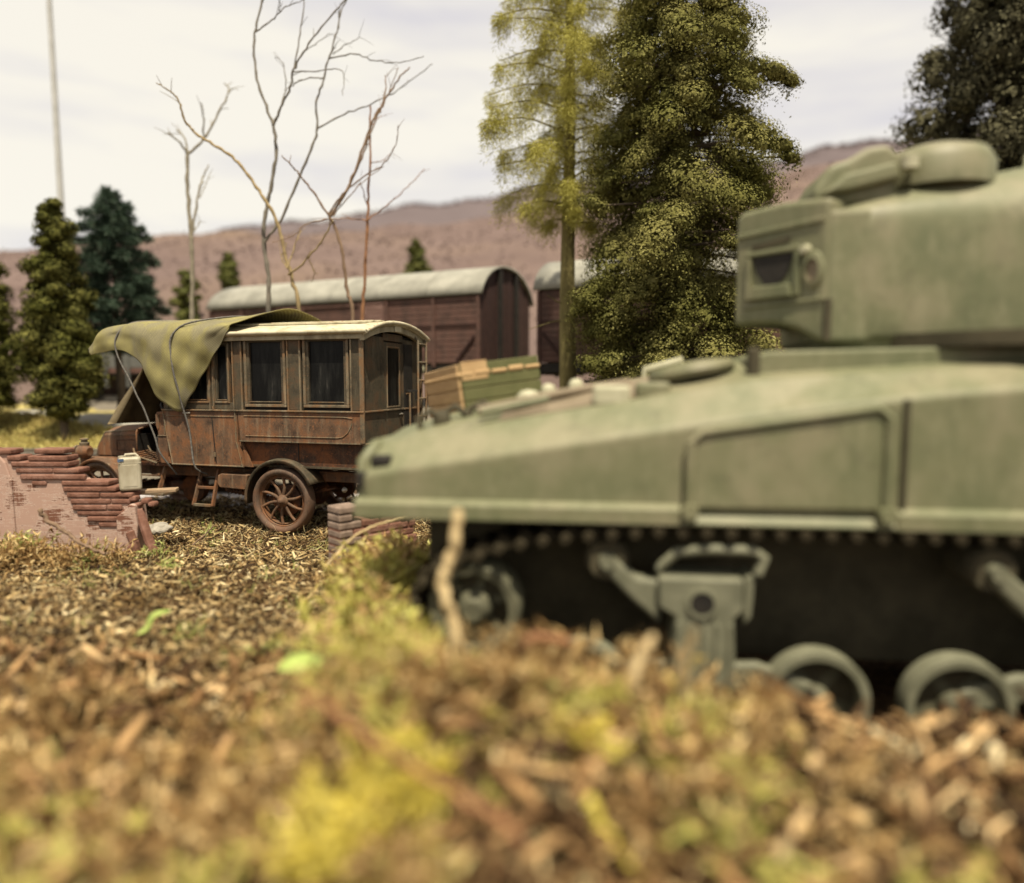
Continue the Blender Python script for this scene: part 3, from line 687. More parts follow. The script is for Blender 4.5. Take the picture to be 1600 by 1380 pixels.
# roof
def rz(y): return 2.705+.175*(1-(abs(y)/1.0)**2.2)
ys = np.linspace(-1.0, 1.0, 25)
xs = [-1.37, -1.345, 0, 1.4, 2.70, 2.74]
P = np.array([[(x, y, rz(y)-(.035 if x in (-1.37, 2.74) else 0)) for y in ys] for x in xs])
rf = MB().grid(P).build('roof', M['roof_cream'], B, smooth=60, solid=.045)
for s in (1, -1):
    MB().tube([(-1.375, .995*s, 2.70), (2.74, .995*s, 2.70)], .028, 10).build('gutter', M['roof_cream'], rf, smooth=60)
    lo, hi = sorted((.90*s, .962*s)); MB().box(-1.30, 2.70, lo, hi, 2.605, 2.69).build('cornice', M['fascia'], rf, bevel=.008)
MB().tube([(-1.375, y, rz(y)-.012) for y in ys], .026, 8).build('rear_rim', M['roof_cream'], rf, smooth=60)
poly = [(y, rz(y)-.05) for y in np.linspace(-.96, .96, 21)]+[(y, rz(y)-.135) for y in np.linspace(.96, -.96, 21)]
MB().prism(poly, -1.325, -1.262, 'X').build('rear_cornice', M['fascia'], rf)
MB().box(-1.345, -1.326, -.10, .10, rz(0)-.135, rz(0)-.05).build('bracket', M['roof_cream'], rf, bevel=.01)
for y in (-.30, -.1, .1, .30, .5): MB().box(-1.15, 1.5, y-.07, y+.07, rz(abs(y)+.07)+.006, rz(abs(y)+.07)+.032).build('roof_board', M['roof_cream'], rf, bevel=.005)
# canopy posts and cab
MB().box(1.78, 1.83, -.86, .86, .95, 2.70).build('bulkhead', M['rust_dark'], B)
for y in (-.90,): MB().tube([(2.62, y, 1.05), (2.68, y, 2.68)], .02, 8).build('canopy_post', M['rust_dark'], B)
for s in (1, -1):
    lo, hi = sorted((.86*s, .90*s))
    cw = MB().prism([(1.83, 1.0), (1.83, 1.62), (1.87, 1.645), (1.99, 1.635), (2.02, 1.59), (2.02, 1.44), (1.985, 1.36), (1.985, 1.30), (2.02, 1.0), (1.95, .905), (1.78, .905)], lo, hi, 'Y').build('cab_side', M['rust'], B, bevel=.008)
    MB().tube([(1.86, .905*s, 1.32), (1.86, .905*s, 1.60), (1.96, .905*s, 1.60), (1.965, .905*s, 1.40)], .009, 6).tube([(1.84, .905*s, 1.30), (1.98, .905*s, 1.30)], .008, 6).build('moulding', M['trim'], cw)
MB().box(1.84, 2.10, -.84, .84, .98, 1.28).box(1.84, 1.92, -.84, .84, 1.28, 1.72).build('driver_seat', M['black'], B, bevel=.03)
MB().tube([(2.55, .35, 1.15), (2.2, .35, 1.62)], .018, 8).build('steering_column', M['black'], B)
MB().lathe([(.19+.018*cos(a), .018*sin(a)) for a in np.linspace(0, 2*pi, 9)[:-1]], 24, (0, 0, 0), 'Z', closed=True).build('steering_wheel', M['black'], B, smooth=60)
sw = [o for o in bus.children if o.name.startswith('steering_wheel')][0]; sw.location = (2.19, .35, 1.64); sw.rotation_euler = (0, radians(-38), 0)
MB().box(1.85, 2.6, -.86, .86, .86, .90).build('cab_floor', M['rust_dark'], B)
# slatted tray beside the driver's feet
tr = MB().tube([(2.47, .86, 1.10), (2.40, .90, 1.00), (2.02, .90, .905)], .014, 6).tube([(2.47, .60, 1.12), (2.40, .60, 1.02), (2.02, .60, .925)], .012, 6).build('slatted_tray', M['trim'], B)
for k in range(7): MB().bar((2.44-.06*k, .90, 1.03-.017*k), (2.44-.06*k, .60, 1.05-.017*k), .035, .014).build('slat', M['rust'], tr)
# bonnet
def bonnet_section(x, w, zt, zs): return [(x, w, .93), (x, w, zs-.05), (x, w-.03, zs), (x, w*.45, zt), (x, 0, zt+.015), (x, -w*.45, zt), (x, -w+.03, zs), (x, -w, zs-.05), (x, -w, .93)]
secs = [bonnet_section(3.64, .40, 1.10, .97), bonnet_section(3.60, .42, 1.20, 1.08), bonnet_section(3.46, .42, 1.355, 1.285), bonnet_section(3.0, .42, 1.39, 1.315), bonnet_section(2.74, .42, 1.41, 1.33)]
bn = MB().grid(np.array(secs))
bn.add(secs[0], [tuple(range(9))])
bnn = bn.build('bonnet', M['rust'], B, smooth=30)
MB().tube([(2.74, y, z) for _, y, z in secs[-1]], .016, 8).tube([s_[1] for s_ in secs[:1]]+[s_[2] for s_ in secs[1:]], .014, 8).build('bonnet_bead', M['trim'], bnn, smooth=60)
MB().tube([(3.28, .424, 1.24), (2.80, .424, 1.25)], .008, 6).build('moulding', M['trim'], bnn)
MB().tube([(3.22, .424, 1.01), (3.22, .424, 1.17), (2.80, .424, 1.18), (2.80, .424, 1.01), (3.22, .424, 1.01)], .006, 6).build('louvre_panel', M['rust_dark'], bnn)
sc_ = [bonnet_section(2.74, .40, 1.40, 1.32), bonnet_section(2.60, .62, 1.44, 1.36), bonnet_section(2.48, .80, 1.46, 1.38)]
MB().grid(np.array(sc_)).build('scuttle', M['rust'], B, smooth=30, solid=.02)
MB().box(2.46, 2.50, -.78, .78, .92, 1.30).build('dashboard', M['black'], B)
MB().box(2.30, 3.70, -.62, .62, .86, .905).build('frame_apron', M['rust'], B, bevel=.01)
# radiator
MB().box(3.645, 3.70, -.34, .34, .90, 1.06).build('radiator', M['rust_dark'], B, bevel=.015)
# headlamp on its post by the front mudguard
for y in (.74, -.74):
    lp = MB().lathe([(0, .0), (.05, .0), (.055, .02), (.05, .14), (.045, .16), (0, .16)], 16, (3.52, y, .80), 'Z').build('headlamp', M['rust'], B, smooth=40)
    MB().lathe([(0, -.11), (.06, -.115), (.105, -.07), (.115, 0), (.09, .07), (.05, .10), (0, .11)], 20, (3.52, y, 1.01), 'X').build('lamp_body', M['rust'], lp, smooth=50)
    MB().lathe([(0, .0), (.065, .0), (.07, .045), (.045, .06), (.042, .085), (.062, .09), (.062, .105), (.03, .115), (0, .115)], 18, (3.50, y, 1.10), 'Z').build('lamp_chimney', M['trim'], lp, smooth=40)
    MB().lathe([(0, 0), (.095, .0), (.10, .01), (.10, .025), (0, .02)], 20, (3.62, y, 1.01), 'X').build('lamp_lens', M['trim'], lp, smooth=40)
# steps
for s in (1, -1):
    lad = MB().bar((1.12, .66*s, .84), (1.10, .93*s, .34), .03, .03).bar((1.37, .66*s, .84), (1.39, .93*s, .34), .03, .03)
    st = MB().bar((1.06, .80*s, .84), (1.08, .93*s, .33), .035, .05).bar((1.34, .80*s, .84), (1.40, .93*s, .33), .035, .05).build('step_ladder', M['rust'], B, bevel=.006)
    for z, a, c, y in ((.34, 1.07, 1.41, .93), (.58, 1.07, 1.37, .87)): MB().bar((a, y*s, z), (c, y*s, z), .035, .04).build('step', M['trim'] if z < .4 else M['rust'], st, bevel=.006)
    fb = MB().box(1.92, 2.52, min(.62*s, .93*s), max(.62*s, .93*s), .435, .475).build('footboard', M['trim'], B, bevel=.006)
    MB().bar((1.98, .78*s, .86), (2.02, .90*s, .47), .04, .05).bar((2.46, .78*s, .86), (2.46, .90*s, .47), .04, .05).build('bracket', M['rust'], fb)
MB().bar((2.5, .5, .68), (2.0, .9, .74), .03, .03).bar((2.46, .88, .72), (2.0, .88, .72), .02, .02).build('stay_rod', M['rust'], B)

# ------------------------------------------------------------------ tarpaulin and cords (bus coordinates turned into the world)
BUSM = Matrix.Translation((-2.876, 9.994, 0)) @ Matrix.Rotation(radians(164), 4, 'Z')
def bw(p): return BUSM @ Vector(p)
rows = [
 [(2.96,1.01,2.44),(3.03,1.00,2.49),(3.07,.93,2.57),(3.09,.45,2.66),(3.09,0,2.68),(3.06,-.92,2.52),(3.02,-1.05,2.0)],
 [(2.74,1.05,2.475),(2.76,1.055,2.60),(2.80,.96,2.79),(2.82,.45,2.885),(2.82,0,2.905),(2.82,-.95,2.75),(2.86,-1.08,1.75)],
 [(2.37,1.045,2.49),(2.40,1.055,2.64),(2.42,.97,2.85),(2.42,.45,2.945),(2.42,0,2.96),(2.44,-.98,2.80),(2.5,-1.10,1.33)],
 [(2.07,1.05,2.30),(2.05,1.075,2.55),(2.02,.985,2.835),(2.0,.45,2.945),(2.0,0,2.965),(2.05,-.98,2.80),(2.05,-1.09,1.28)],
 [(1.86,1.055,1.88),(1.82,1.085,2.28),(1.76,.99,2.80),(1.74,.45,2.945),(1.74,0,2.965),(1.74,-.98,2.79),(1.75,-1.09,1.30)],
 [(1.63,1.03,1.70),(1.62,1.085,2.20),(1.60,1.0,2.785),(1.58,.45,2.945),(1.58,0,2.965),(1.58,-.98,2.79),(1.6,-1.09,1.4)],
 [(1.475,.99,1.655),(1.50,1.075,2.20),(1.48,1.01,2.78),(1.44,.45,2.945),(1.44,0,2.965),(1.44,-.98,2.79),(1.5,-1.08,1.5)],
 [(1.32,1.0,1.85),(1.34,1.075,2.28),(1.34,1.01,2.78),(1.30,.45,2.95),(1.30,0,2.97),(1.30,-.98,2.79),(1.35,-1.07,1.7)],
 [(1.10,1.01,2.15),(1.12,1.065,2.46),(1.12,1.015,2.785),(1.08,.45,2.96),(1.08,0,2.985),(1.1,-.98,2.80),(1.15,-1.07,1.95)],
 [(.86,1.025,2.46),(.87,1.055,2.64),(.86,1.01,2.80),(.78,.45,2.985),(.72,0,3.03),(.75,-.95,2.85),(.85,-1.06,2.3)],
 [(.635,1.03,2.76),(.62,1.02,2.83),(.56,.93,2.88),(.43,.45,3.02),(.24,.05,3.10),(.34,-.9,2.93),(.45,-1.05,2.6)]]
P = cr(np.array(rows), 72).transpose(1, 0, 2); P = cr(P, 46)
nj = np.sin(P[..., 0]*17+P[..., 2]*11)*.009+np.sin(P[..., 0]*9-P[..., 2]*14+2)*.012+.012*np.abs(np.sin(P[..., 0]*5.2+P[..., 2]*2.1))**6
P[..., 1] += nj*(P[..., 2] < 2.75)*np.sign(P[..., 1]); P[..., 2] += nj*(P[..., 2] >= 2.75)*.8
Q = np.array([[tuple(bw(p)) for p in r] for r in P])
tp = MB().grid(Q-np.array([-4.3, 10.4, 0])).build('tarpaulin', M['canvas'], None, smooth=80, solid=.012)
tp.location = (-4.3, 10.4, 0)
tag(tp, 'olive and grey camouflage tarpaulin draped over the cab of the rusty bus', 'tarpaulin')
# drape hanging down in front of the cab, its near edge flaring forward, with a pale turned-over hem
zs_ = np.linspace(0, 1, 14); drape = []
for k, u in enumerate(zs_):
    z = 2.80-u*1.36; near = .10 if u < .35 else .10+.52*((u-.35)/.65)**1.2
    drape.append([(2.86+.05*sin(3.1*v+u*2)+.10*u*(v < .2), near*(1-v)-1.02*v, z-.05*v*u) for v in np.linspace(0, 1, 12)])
MB().grid(np.array([[tuple(bw(p)-Vector((-4.3, 10.4, 0))) for p in r] for r in drape])).build('front_drape', M['shaded_canvas'], tp, smooth=80, solid=.012)
hem = [[r[0], (r[0][0]+.11*min(1, max(0, u-.3)*2.2), r[0][1]+.05*u, r[0][2]-.02)] for r, u in zip(drape, zs_)][4:]
MB().grid(np.array([[tuple(bw(p)-Vector((-4.3, 10.4, 0))) for p in r] for r in hem])).build('turned_hem', M['straw'], tp, smooth=80, solid=.012)
def cord(pts, label):
    pts = cr(np.array(pts), 40); pts[:, 0] += np.sin(np.arange(40)*1.3)*.003
    o = MB().tube([bw(p) for p in pts], .0125, 7).build('cord', M['rope'], None, smooth=70)
    return tag(o, label, 'rope', 'cords tying the tarpaulin down')
cord([(2.3,-.6,2.95),(2.28,0,2.985),(2.30,.6,2.94),(2.36,.93,2.875),(2.47,1.06,2.70),(2.46,1.075,2.44),(2.29,1.06,2.12),(2.17,1.06,1.88),(2.08,1.03,1.67),(1.96,1.0,1.32),(1.88,.98,1.05),(1.78,.80,.74)], 'grey cord nearest the front of the bus, hanging free of the tarpaulin hem')
cord([(1.0,-.6,2.98),(1.0,0,3.01),(1.02,.45,2.985),(1.25,.85,2.90),(1.44,1.0,2.81),(1.53,1.075,2.66),(1.535,1.09,2.45),(1.49,1.09,2.15),(1.45,1.045,1.85),(1.43,1.0,1.64),(1.38,.965,1.35),(1.36,.965,1.1),(1.31,.96,.86),(1.26,.8,.76)], 'grey cord running down over the hanging point of the tarpaulin and the cab door')
# ------------------------------------------------------------------ the tank in the foreground
tank = thing('tank', (TANK_O[0], TANK_O[1], 0), TANK_A, 'large blurred green tank in the foreground with a long sloping hull and rounded turret', 'tank')
T = tank
f_side = lambda s: np.interp(s, [0, .15, 2.24, 3.48, 4.25, 7.2], [1.40, 1.435, 1.77, 1.95, 2.03, 2.12])
f_top = lambda s: np.interp(s, [0, .13, 2.7, 4.36, 7.2], [1.60, 1.625, 2.07, 2.17, 2.22])
HW = 2.6
crown = lambda s: float(np.interp(s, [0, .5, 2.6, 7.2], [.06, .13, .15, .12]))
def hull_sec(s, inset=0., dz=0.):
    zs, zt = float(f_side(s)), float(f_top(s))
    return [(s, inset, 1.13), (s, inset, zs-dz), (s, .25, zt-dz), (s, .95, zt+crown(s)-dz), (s, HW-.95, zt+crown(s)-dz), (s, HW-.25, zt-dz), (s, HW-inset, zs-dz), (s, HW-inset, 1.13)]
ss = [0.05, .15, .6, 1.2, 2.0, 2.7, 3.2, 3.8, 4.36, 5.4, 6.4, 7.2]
secs = [hull_sec(-.01, .10, .10)]+[hull_sec(s) for s in ss]
h = MB().grid(np.array(secs)); h.add(secs[0], [tuple(range(8))]); h.add(secs[-1], [tuple(range(8))])
h.add([secs[0][0], secs[0][7], secs[-1][7], secs[-1][0]], [(0, 1, 2, 3)])
hull = h.build('hull', M['tank'], T, bevel=.03, seg=3)
# sloped lip along the bottom of the side
for a, c in ((-.02, 2.20), (3.54, 7.2)):
    MB().prism([(.0, 1.255), (-.05, 1.225), (-.05, 1.115), (.12, 1.115), (.12, 1.255)], a, c, 'X').build('fender_lip', M['tank'], T, bevel=.01)
MB().prism([(.0, 1.21), (-.05, 1.14), (-.05, 1.12), (.12, 1.12), (.12, 1.21)], 2.20, 3.54, 'X').build('fender_lip', M['tank'], T, bevel=.01)
# raised armour panel on the side
pl = MB().prism([(2.27, 1.23), (3.45, 1.24), (3.46, 1.82), (3.40, 1.875), (2.34, 1.715), (2.27, 1.66)], -.045, .02, 'Y').build('armour_panel', M['tank'], T, bevel=.02, seg=3)
for a, c in (((2.255, -.05, 1.20), (2.255, -.05, 1.66)), ((3.47, -.05, 1.20), (3.47, -.05, 1.83))):
    MB().tube([a, c], .035, 8).lathe([(0, -.05), (.05, -.05), (.06, 0), (.05, .03), (0, .03)], 12, (a[0], -.05, 1.22), 'Y').build('edge_weld', M['tank'], pl, smooth=50)
MB().tube([(2.255, -.045, 1.66), (2.33, -.045, 1.735), (3.40, -.045, 1.895), (3.47, -.045, 1.83)], .028, 8).build('edge_weld', M['tank'], pl, smooth=50)
MB().tube([(3.58, -.01, 1.26), (3.58, -.01, 1.95)], .02, 8).build('plate_seam', M['tank_dark'], T)
# nose: black pads standing for the shade inside two notches
MB().box(.08, .22, .03, .14, 1.46, 1.545).box(-.03, .05, .03, .14, 1.31, 1.43).build('nose_notch', M['black'], T, bevel=.02)
MB().tube([(-.0, .12, 1.20), (-.0, .12, 1.50), (.06, .22, 1.60), (.06, 2.3, 1.60)], .045, 8).build('nose_weld', M['tank'], T, smooth=60)
# headlamp guard loops on the glacis
for k, (s0, dd) in enumerate(((.34, .50), (.46, .62), (.62, .70))):
    MB().tube([(s0, dd, 1.64+.07*k), (s0-.03+.05*k, dd, 1.78+.04*k), (s0+.05+.05*k, dd+.03, 1.84+.03*k), (s0+.17+.05*k, dd+.05, 1.76+.03*k), (s0+.20+.05*k, dd+.05, 1.64+.06*k)], .026, 8).build('lamp_guard', M['tank_dark'], T, smooth=60)
MB().lathe([(0, -.05), (.07, -.05), (.09, 0), (.07, .06), (0, .08)], 16, (.46, .60, 1.76), 'X').build('headlamp', M['tank_dark'], T, smooth=50)
# deck fittings on the glacis
dz = lambda s, d=.6: float(f_top(s))+crown(s)*float(np.interp(d, [.25, .95], [0, 1]))
MB().grid(np.array([[(s_, d_, dz(s_, d_)+.008) for d_ in (.30, .6, .9)] for s_ in (.95, 1.5, 2.05)])).build('brown_patch', M['tank_brown'], T, solid=.004)
MB().tube([(.78, .42, dz(.78)+.04), (1.0, .50, dz(1.0)+.05), (1.3, .62, dz(1.3)+.06), (1.6, .74, dz(1.6)+.06), (1.9, .80, dz(1.9)+.05)], .035, 8).build('tow_cable', M['tank_brown'], T, smooth=60)
MB().tube([(.82, .30, dz(.82)+.03), (1.15, .36, dz(1.15)+.035), (1.3, .40, dz(1.3)+.04)], .025, 8).build('tow_cable', M['tank'], T, smooth=60)
MB().lathe([(0, -.04), (.10, -.04), (.10, .01), (.06, .045), (0, .055)], 16, (1.12, .85, dz(1.12,.85)+.03), 'Z').build('deck_knob', M['tank_pale'], T, smooth=60)
MB().lathe([(0, -.04), (.06, -.04), (.06, .02), (.04, .05), (0, .06)], 16, (1.26, 1.0, dz(1.26,1.)+.03), 'Z').build('deck_knob', M['tank_pale'], T, smooth=60)
MB().lathe([(0, -.04), (.06, -.04), (.06, .02), (.04, .05), (0, .06)], 16, (1.48, 1.15, dz(1.48,1.)+.03), 'Z').build('deck_knob', M['tank_pale'], T, smooth=60)
MB().box(1.62, 1.88, .26, .46, dz(1.75,.4)-.05, dz(1.75,.4)+.10).build('periscope_cover', M['tank_pale'], T, bevel=.03, seg=3)
MB().box(1.92, 2.16, .30, .50, dz(2.05,.4)-.05, dz(2.05,.4)+.07).build('periscope_cover', M['tank'], T, bevel=.03, seg=3)
hd = MB().lathe([(0, -.04), (.30, -.04), (.32, .0), (.30, .045), (.10, .07), (0, .07)], 32, (0, 0, 0), 'Z').build('driver_hatch', M['tank'], T, smooth=40)
hd.location = (2.35, .72, dz(2.35)+.06); hd.rotation_euler = (0, radians(-10), 0)
MB().tube([(2.05, 1.3, dz(2.05)), (2.05, 1.3, dz(2.05)+.13), (2.35, 1.3, dz(2.35)+.16), (2.35, 1.3, dz(2.35))], .03, 8).build('deck_handle', M['tank_pale'], T, smooth=60)
# raised deck and turret ring
MB().prism([(2.72, 2.0), (2.74, 2.235), (2.84, 2.275), (7.1, 2.36), (7.1, 2.0)], .46, HW-.46, 'Y').build('raised_deck', M['tank'], T, bevel=.025, seg=3)
MB().box(2.70, 2.78, .40, .50, 2.06, 2.30).build('deck_lug', M['tank_dark'], T, bevel=.02)
MB().lathe([(0, 0), (1.30, 0), (1.30, .10), (0, .10)], 48, (4.9, 1.35, 2.30), 'Z').build('turret_ring', M['tank_dark'], T, smooth=40)
# turret body: boxy, with big rounded shoulders
zz = [(2.28, 1.58, .65), (2.36, 1.62, .67), (2.40, 1.65, .69), (2.7, 1.66, .70), (3.1, 1.65, .70), (3.28, 1.62, .68), (3.42, 1.50, .60), (3.54, 1.30, .48), (3.63, 1.0, .34), (3.68, .6, .25), (3.70, .02, .02)]
TSH = .19
sec = []
for z, a, c in zz:
    row = []
    for t in np.linspace(0, 2*pi, 72, endpoint=False):
        e = 2/(7 if z < 3.3 else 5); x = np.sign(cos(t))*abs(cos(t))**e; y = np.sign(sin(t))*abs(sin(t))**e
        sh = .12*(z-3.28)/.4*x if z > 3.28 else 0
        row.append((4.92+a*x, 1.38+c*y, z+sh))
    sec.append(row+[row[0]])
tur = MB().grid(cr(np.array(sec), 30)).add([r for r in sec[0][:-1]], [tuple(range(72))]).build('turret', M['tank'], T, smooth=50)
# flat turret front, turned towards the lens side, undercut below
FL = .78; FR = Vector((3.30-FL*.7071, .70+FL*.7071, 0)); FA = radians(-45)
def on_front(mb, name, mat, parent=T, **k):
    o = mb.build(name, mat, parent, **k)
    if parent is T: o.location = FR; o.rotation_euler = (0, 0, FA)
    return o
on_front(MB().prism([(0, 2.505), (0, 3.36), (.04, 3.41), (.40, 3.42), (FL, 3.385), (FL, 2.34), (.70, 2.365), (.55, 2.45), (.38, 2.50), (.18, 2.515)], 0, 1.15, 'Y'), 'turret_front', M['tank'], bevel=.045, seg=4)
MB().box(3.295, 3.6, .712, 1.7, 2.34, 3.30).build('turret_cheek', M['tank'], T, bevel=.04, seg=3)
MB().box(3.285, 3.33, .685, .715, 2.36, 2.66).build('cheek_seam', M['tank_dark'], T)
on_front(MB().prism([(.02, 3.235), (.74, 3.255), (.74, 3.215), (.02, 3.19)], -.018, .02, 'Y'), 'front_rib', M['tank'], bevel=.01)
on_front(MB().prism([(.16, 3.13), (.48, 3.155), (.48, 3.115), (.16, 3.085)], -.012, .02, 'Y'), 'vision_slot', M['tank_dark'])
pf = on_front(MB().box(.11, .57, -.03, .02, 3.035, 3.075).box(.11, .165, -.03, .02, 2.70, 3.035).box(.52, .57, -.03, .02, 2.70, 3.035).prism([(.165, 2.70), (.52, 2.70), (.50, 2.80), (.19, 2.80)], -.05, .02, 'Y'), 'sight_frame', M['tank'], bevel=.012)
on_front(MB().prism([(.17, 3.03), (.515, 3.03), (.46, 2.86), (.38, 2.80), (.28, 2.81), (.20, 2.92)], -.012, .02, 'Y'), 'sight_opening', M['black'], pf)
on_front(MB().prism([(.10, 2.66), (.76, 2.68), (.76, 2.65), (.10, 2.63)], -.014, .02, 'Y'), 'front_rib', M['tank'], bevel=.008)
cp = on_front(MB().lathe([(.055, -.03), (.085, -.02), (.10, .02), (.055, .02)], 20, (0, 0, 0), 'Y', closed=True), 'gun_collar', M['tank'], smooth=50)
cp.location = FR+Vector((.665*.7071, -.665*.7071, 2.88)); cp.scale = (.95, 1, 1.55)
MB().lathe([(0, -.008), (.06, -.008), (.06, .02), (0, .02)], 16, (0, 0, 0), 'Y').build('collar_recess', M['tank_brown'], cp)
on_front(MB().lathe([(0, -.05), (.03, -.045), (.045, 0), (.03, .03), (0, .03)], 14, (.605, 0, 3.03), 'Y'), 'front_lug', M['tank_pale'], smooth=50)
# roof fittings
hw_ = MB().prism([(3.24, 3.36), (3.22, 3.46), (3.33, 3.65), (3.46, 3.69), (3.60, 3.77), (3.74, 3.79), (3.82, 3.70), (3.80, 3.36)], .86, 1.45, 'Y').build('open_hatch', M['tank'], T, bevel=.06, seg=4)
MB().prism([(3.26, 3.42), (3.42, 3.56), (3.78, 3.64), (3.80, 3.52), (3.45, 3.44)], .78, .90, 'Y').build('hatch_hinge', M['tank'], T, bevel=.03, seg=3)
MB().lathe([(0, -.2), (.40, -.2), (.40, -.02), (.35, .07), (.22, .12), (0, .14)], 32, (4.18, 1.15, 3.69), 'Z').build('cupola', M['tank'], T, smooth=40)
MB().lathe([(.0, -.04), (.06, -.04), (.06, .05), (0, .07)], 12, (3.86, .80, 3.62), 'Z').build('cupola_knob', M['tank_pale'], T, smooth=40)
# lower hull and running gear
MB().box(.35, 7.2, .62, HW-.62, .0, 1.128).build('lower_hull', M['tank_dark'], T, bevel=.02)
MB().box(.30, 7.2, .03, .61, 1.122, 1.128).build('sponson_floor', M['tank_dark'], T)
path = [(.80, .86), (1.0, .935), (1.34, 1.005), (1.95, 1.07), (2.6, 1.083), (7.2, 1.083)]
loop = [(7.2, -.40), (2.6, -.41), (1.7, -.40), (1.15, -.16), (.80, .06), (.58, .10), (.42, .24), (.38, .45), (.44, .66), (.58, .80)]+path
def along(pts, step):
    pts = np.array(pts); d = np.r_[0, np.cumsum(np.hypot(*np.diff(pts, axis=0).T))]
    n = int(d[-1]/step); out = []
    for i in range(n):
        u = i*step; p = np.array([np.interp(u, d, pts[:, k]) for k in (0, 1)]); q = np.array([np.interp(u+.03, d, pts[:, k]) for k in (0, 1)])
        out.append((p, math.atan2(q[1]-p[1], q[0]-p[0])))
    return out
trk = bpy.data.objects.new('track', None); trk.empty_display_size = .1; link(trk, T)
lk = None
for p, a in along(cr(np.array(loop), 120), .155):
    if lk is None:
        lk = MB().box(-.066, .066, .02, .46, -.03, .03).box(-.03, .03, .03, .45, .03, .055).lathe([(0, -.07), (.03, -.07), (.042, -.05), (.042, .02), (0, .02)], 10, (-.03, .0, -.015), 'Y').build('track_link', M['track'], trk); q = lk
    else:
        q = lk.copy(); COL.objects.link(q); q.parent = trk
    q.location = (p[0], 0, p[1]); q.rotation_euler = (0, -a, 0)
def ring(r0, r1, d0, d1): return [(r0, d0), (r1, d0), (r1, d1), (r0, d1)]
# idler at the front
w = MB().lathe([(.25, .06), (.31, .05), (.335, .08), (.335, .36), (.25, .36)], 36, (0, 0, 0), 'Y', closed=True).build('idler_wheel', M['tank_idler'], T, smooth=40); w.location = (.80, 0, .46)
MB().lathe([(0, .02), (.07, .02), (.10, .06), (.13, .12), (.13, .3), (0, .3)], 24, (0, 0, 0), 'Y').build('hub', M['tank_idler'], w, smooth=40)
for k in range(6):
    a = k*pi/3+.3; MB().bar((.11*cos(a), .18, .11*sin(a)), (.27*cos(a), .17, .27*sin(a)), .06, .03, (0, 1, 0)).build('spoke', M['tank_idler'], w)
MB().lathe([(0, .19), (.26, .19), (.26, .22), (0, .22)], 30, (0, 0, 0), 'Y').build('disc', M['tank_dark'], w)
def road_wheel(s, z):
    w = MB().lathe([(.275, .06), (.285, .03), (.335, .03), (.345, .05), (.345, .17), (.275, .17)], 40, (0, 0, 0), 'Y', closed=True).build('road_wheel', M['tank_grey'], T, smooth=40); w.location = (s, 0, z)
    MB().lathe([(0, .03), (.05, .03), (.08, .06), (.10, .12), (.10, .30), (0, .30)], 24, (0, 0, 0), 'Y').build('hub', M['tank_idler'], w, smooth=40)
    MB().lathe([(0, .15), (.28, .15), (.28, .18), (0, .18)], 30, (0, 0, 0), 'Y').build('disc', M['tank_dark'], w)
    for k in range(5):
        a = k*2*pi/5+.9; MB().bar((.08*cos(a), .16, .08*sin(a)), (.27*cos(a), .155, .27*sin(a)), .075, .03, (0, 1, 0)).build('spoke', M['tank_idler'], w)
def bogie(s0):
    q = lambda pts: [(s0+a, z) for a, z in pts]
    b_ = MB().prism(q([(-.285, .77), (.265, .77), (.27, .55), (.21, .50), (.235, .02), (-.20, .02), (-.17, .50), (-.275, .56)]), -.045, .30, 'Y').build('bogie_bracket', M['tank_grey'], T, bevel=.02, seg=3)
    MB().lathe([(0, -.062), (.075, -.062), (.075, -.04), (0, -.04)], 20, (s0+.0, 0, .605), 'Y').build('bracket_hole', M['black'], b_)
    MB().lathe(ring(.078, .10, -.07, -.04), 24, (s0+.0, 0, .605), 'Y', closed=True).build('hole_rim', M['tank_grey'], b_, smooth=40)
    for k in range(5): MB().box(s0-.165+k*.085, s0-.135+k*.085, -.06, -.04, .05, .47).build('rib', M['tank_grey'], b_, bevel=.006)
    MB().tube([(s0-.28, .06, .80), (s0-.16, .02, .925), (s0+.02, .0, .955), (s0+.33, .0, .955), (s0+.40, .0, .91), (s0+.36, .0, .80)], .035, 8).build('top_strap', M['tank_grey'], b_, smooth=60)
    MB().prism(q([(.275, .77), (.35, .80), (.33, .50), (.28, .44)]), .0, .28, 'Y').build('side_web', M['tank_grey'], b_, bevel=.02)
    MB().prism(q([(-.24, .72), (-.42, .75), (-.60, .90), (-.68, .87), (-.64, .77), (-.45, .58), (-.26, .42)]), .02, .16, 'Y').build('roller_arm', M['tank_grey'], b_, bevel=.035, seg=3)
    MB().lathe([(0, .05), (.13, .05), (.15, .08), (.15, .40), (0, .40)], 28, (s0-.62, 0, .85), 'Y').build('return_roller', M['tank_dark'], b_, smooth=40)
    MB().lathe([(0, -.02), (.05, -.02), (.06, .05), (0, .05)], 16, (s0-.62, 0, .85), 'Y').build('roller_hub', M['tank_grey'], b_, smooth=40)
    for sg in (1, -1):
        road_wheel(s0+.78*sg, -.07)
        MB().prism(q([(.10*sg, .14), (.40*sg, .16), (.76*sg, .04), (.80*sg, -.08), (.70*sg, -.12), (.35*sg, -.02), (.10*sg, -.06)]), .08, .16, 'Y').build('wheel_arm', M['tank_grey'], b_, bevel=.03, seg=3)
for s0 in (2.35, 4.80, 6.9): bogie(s0)
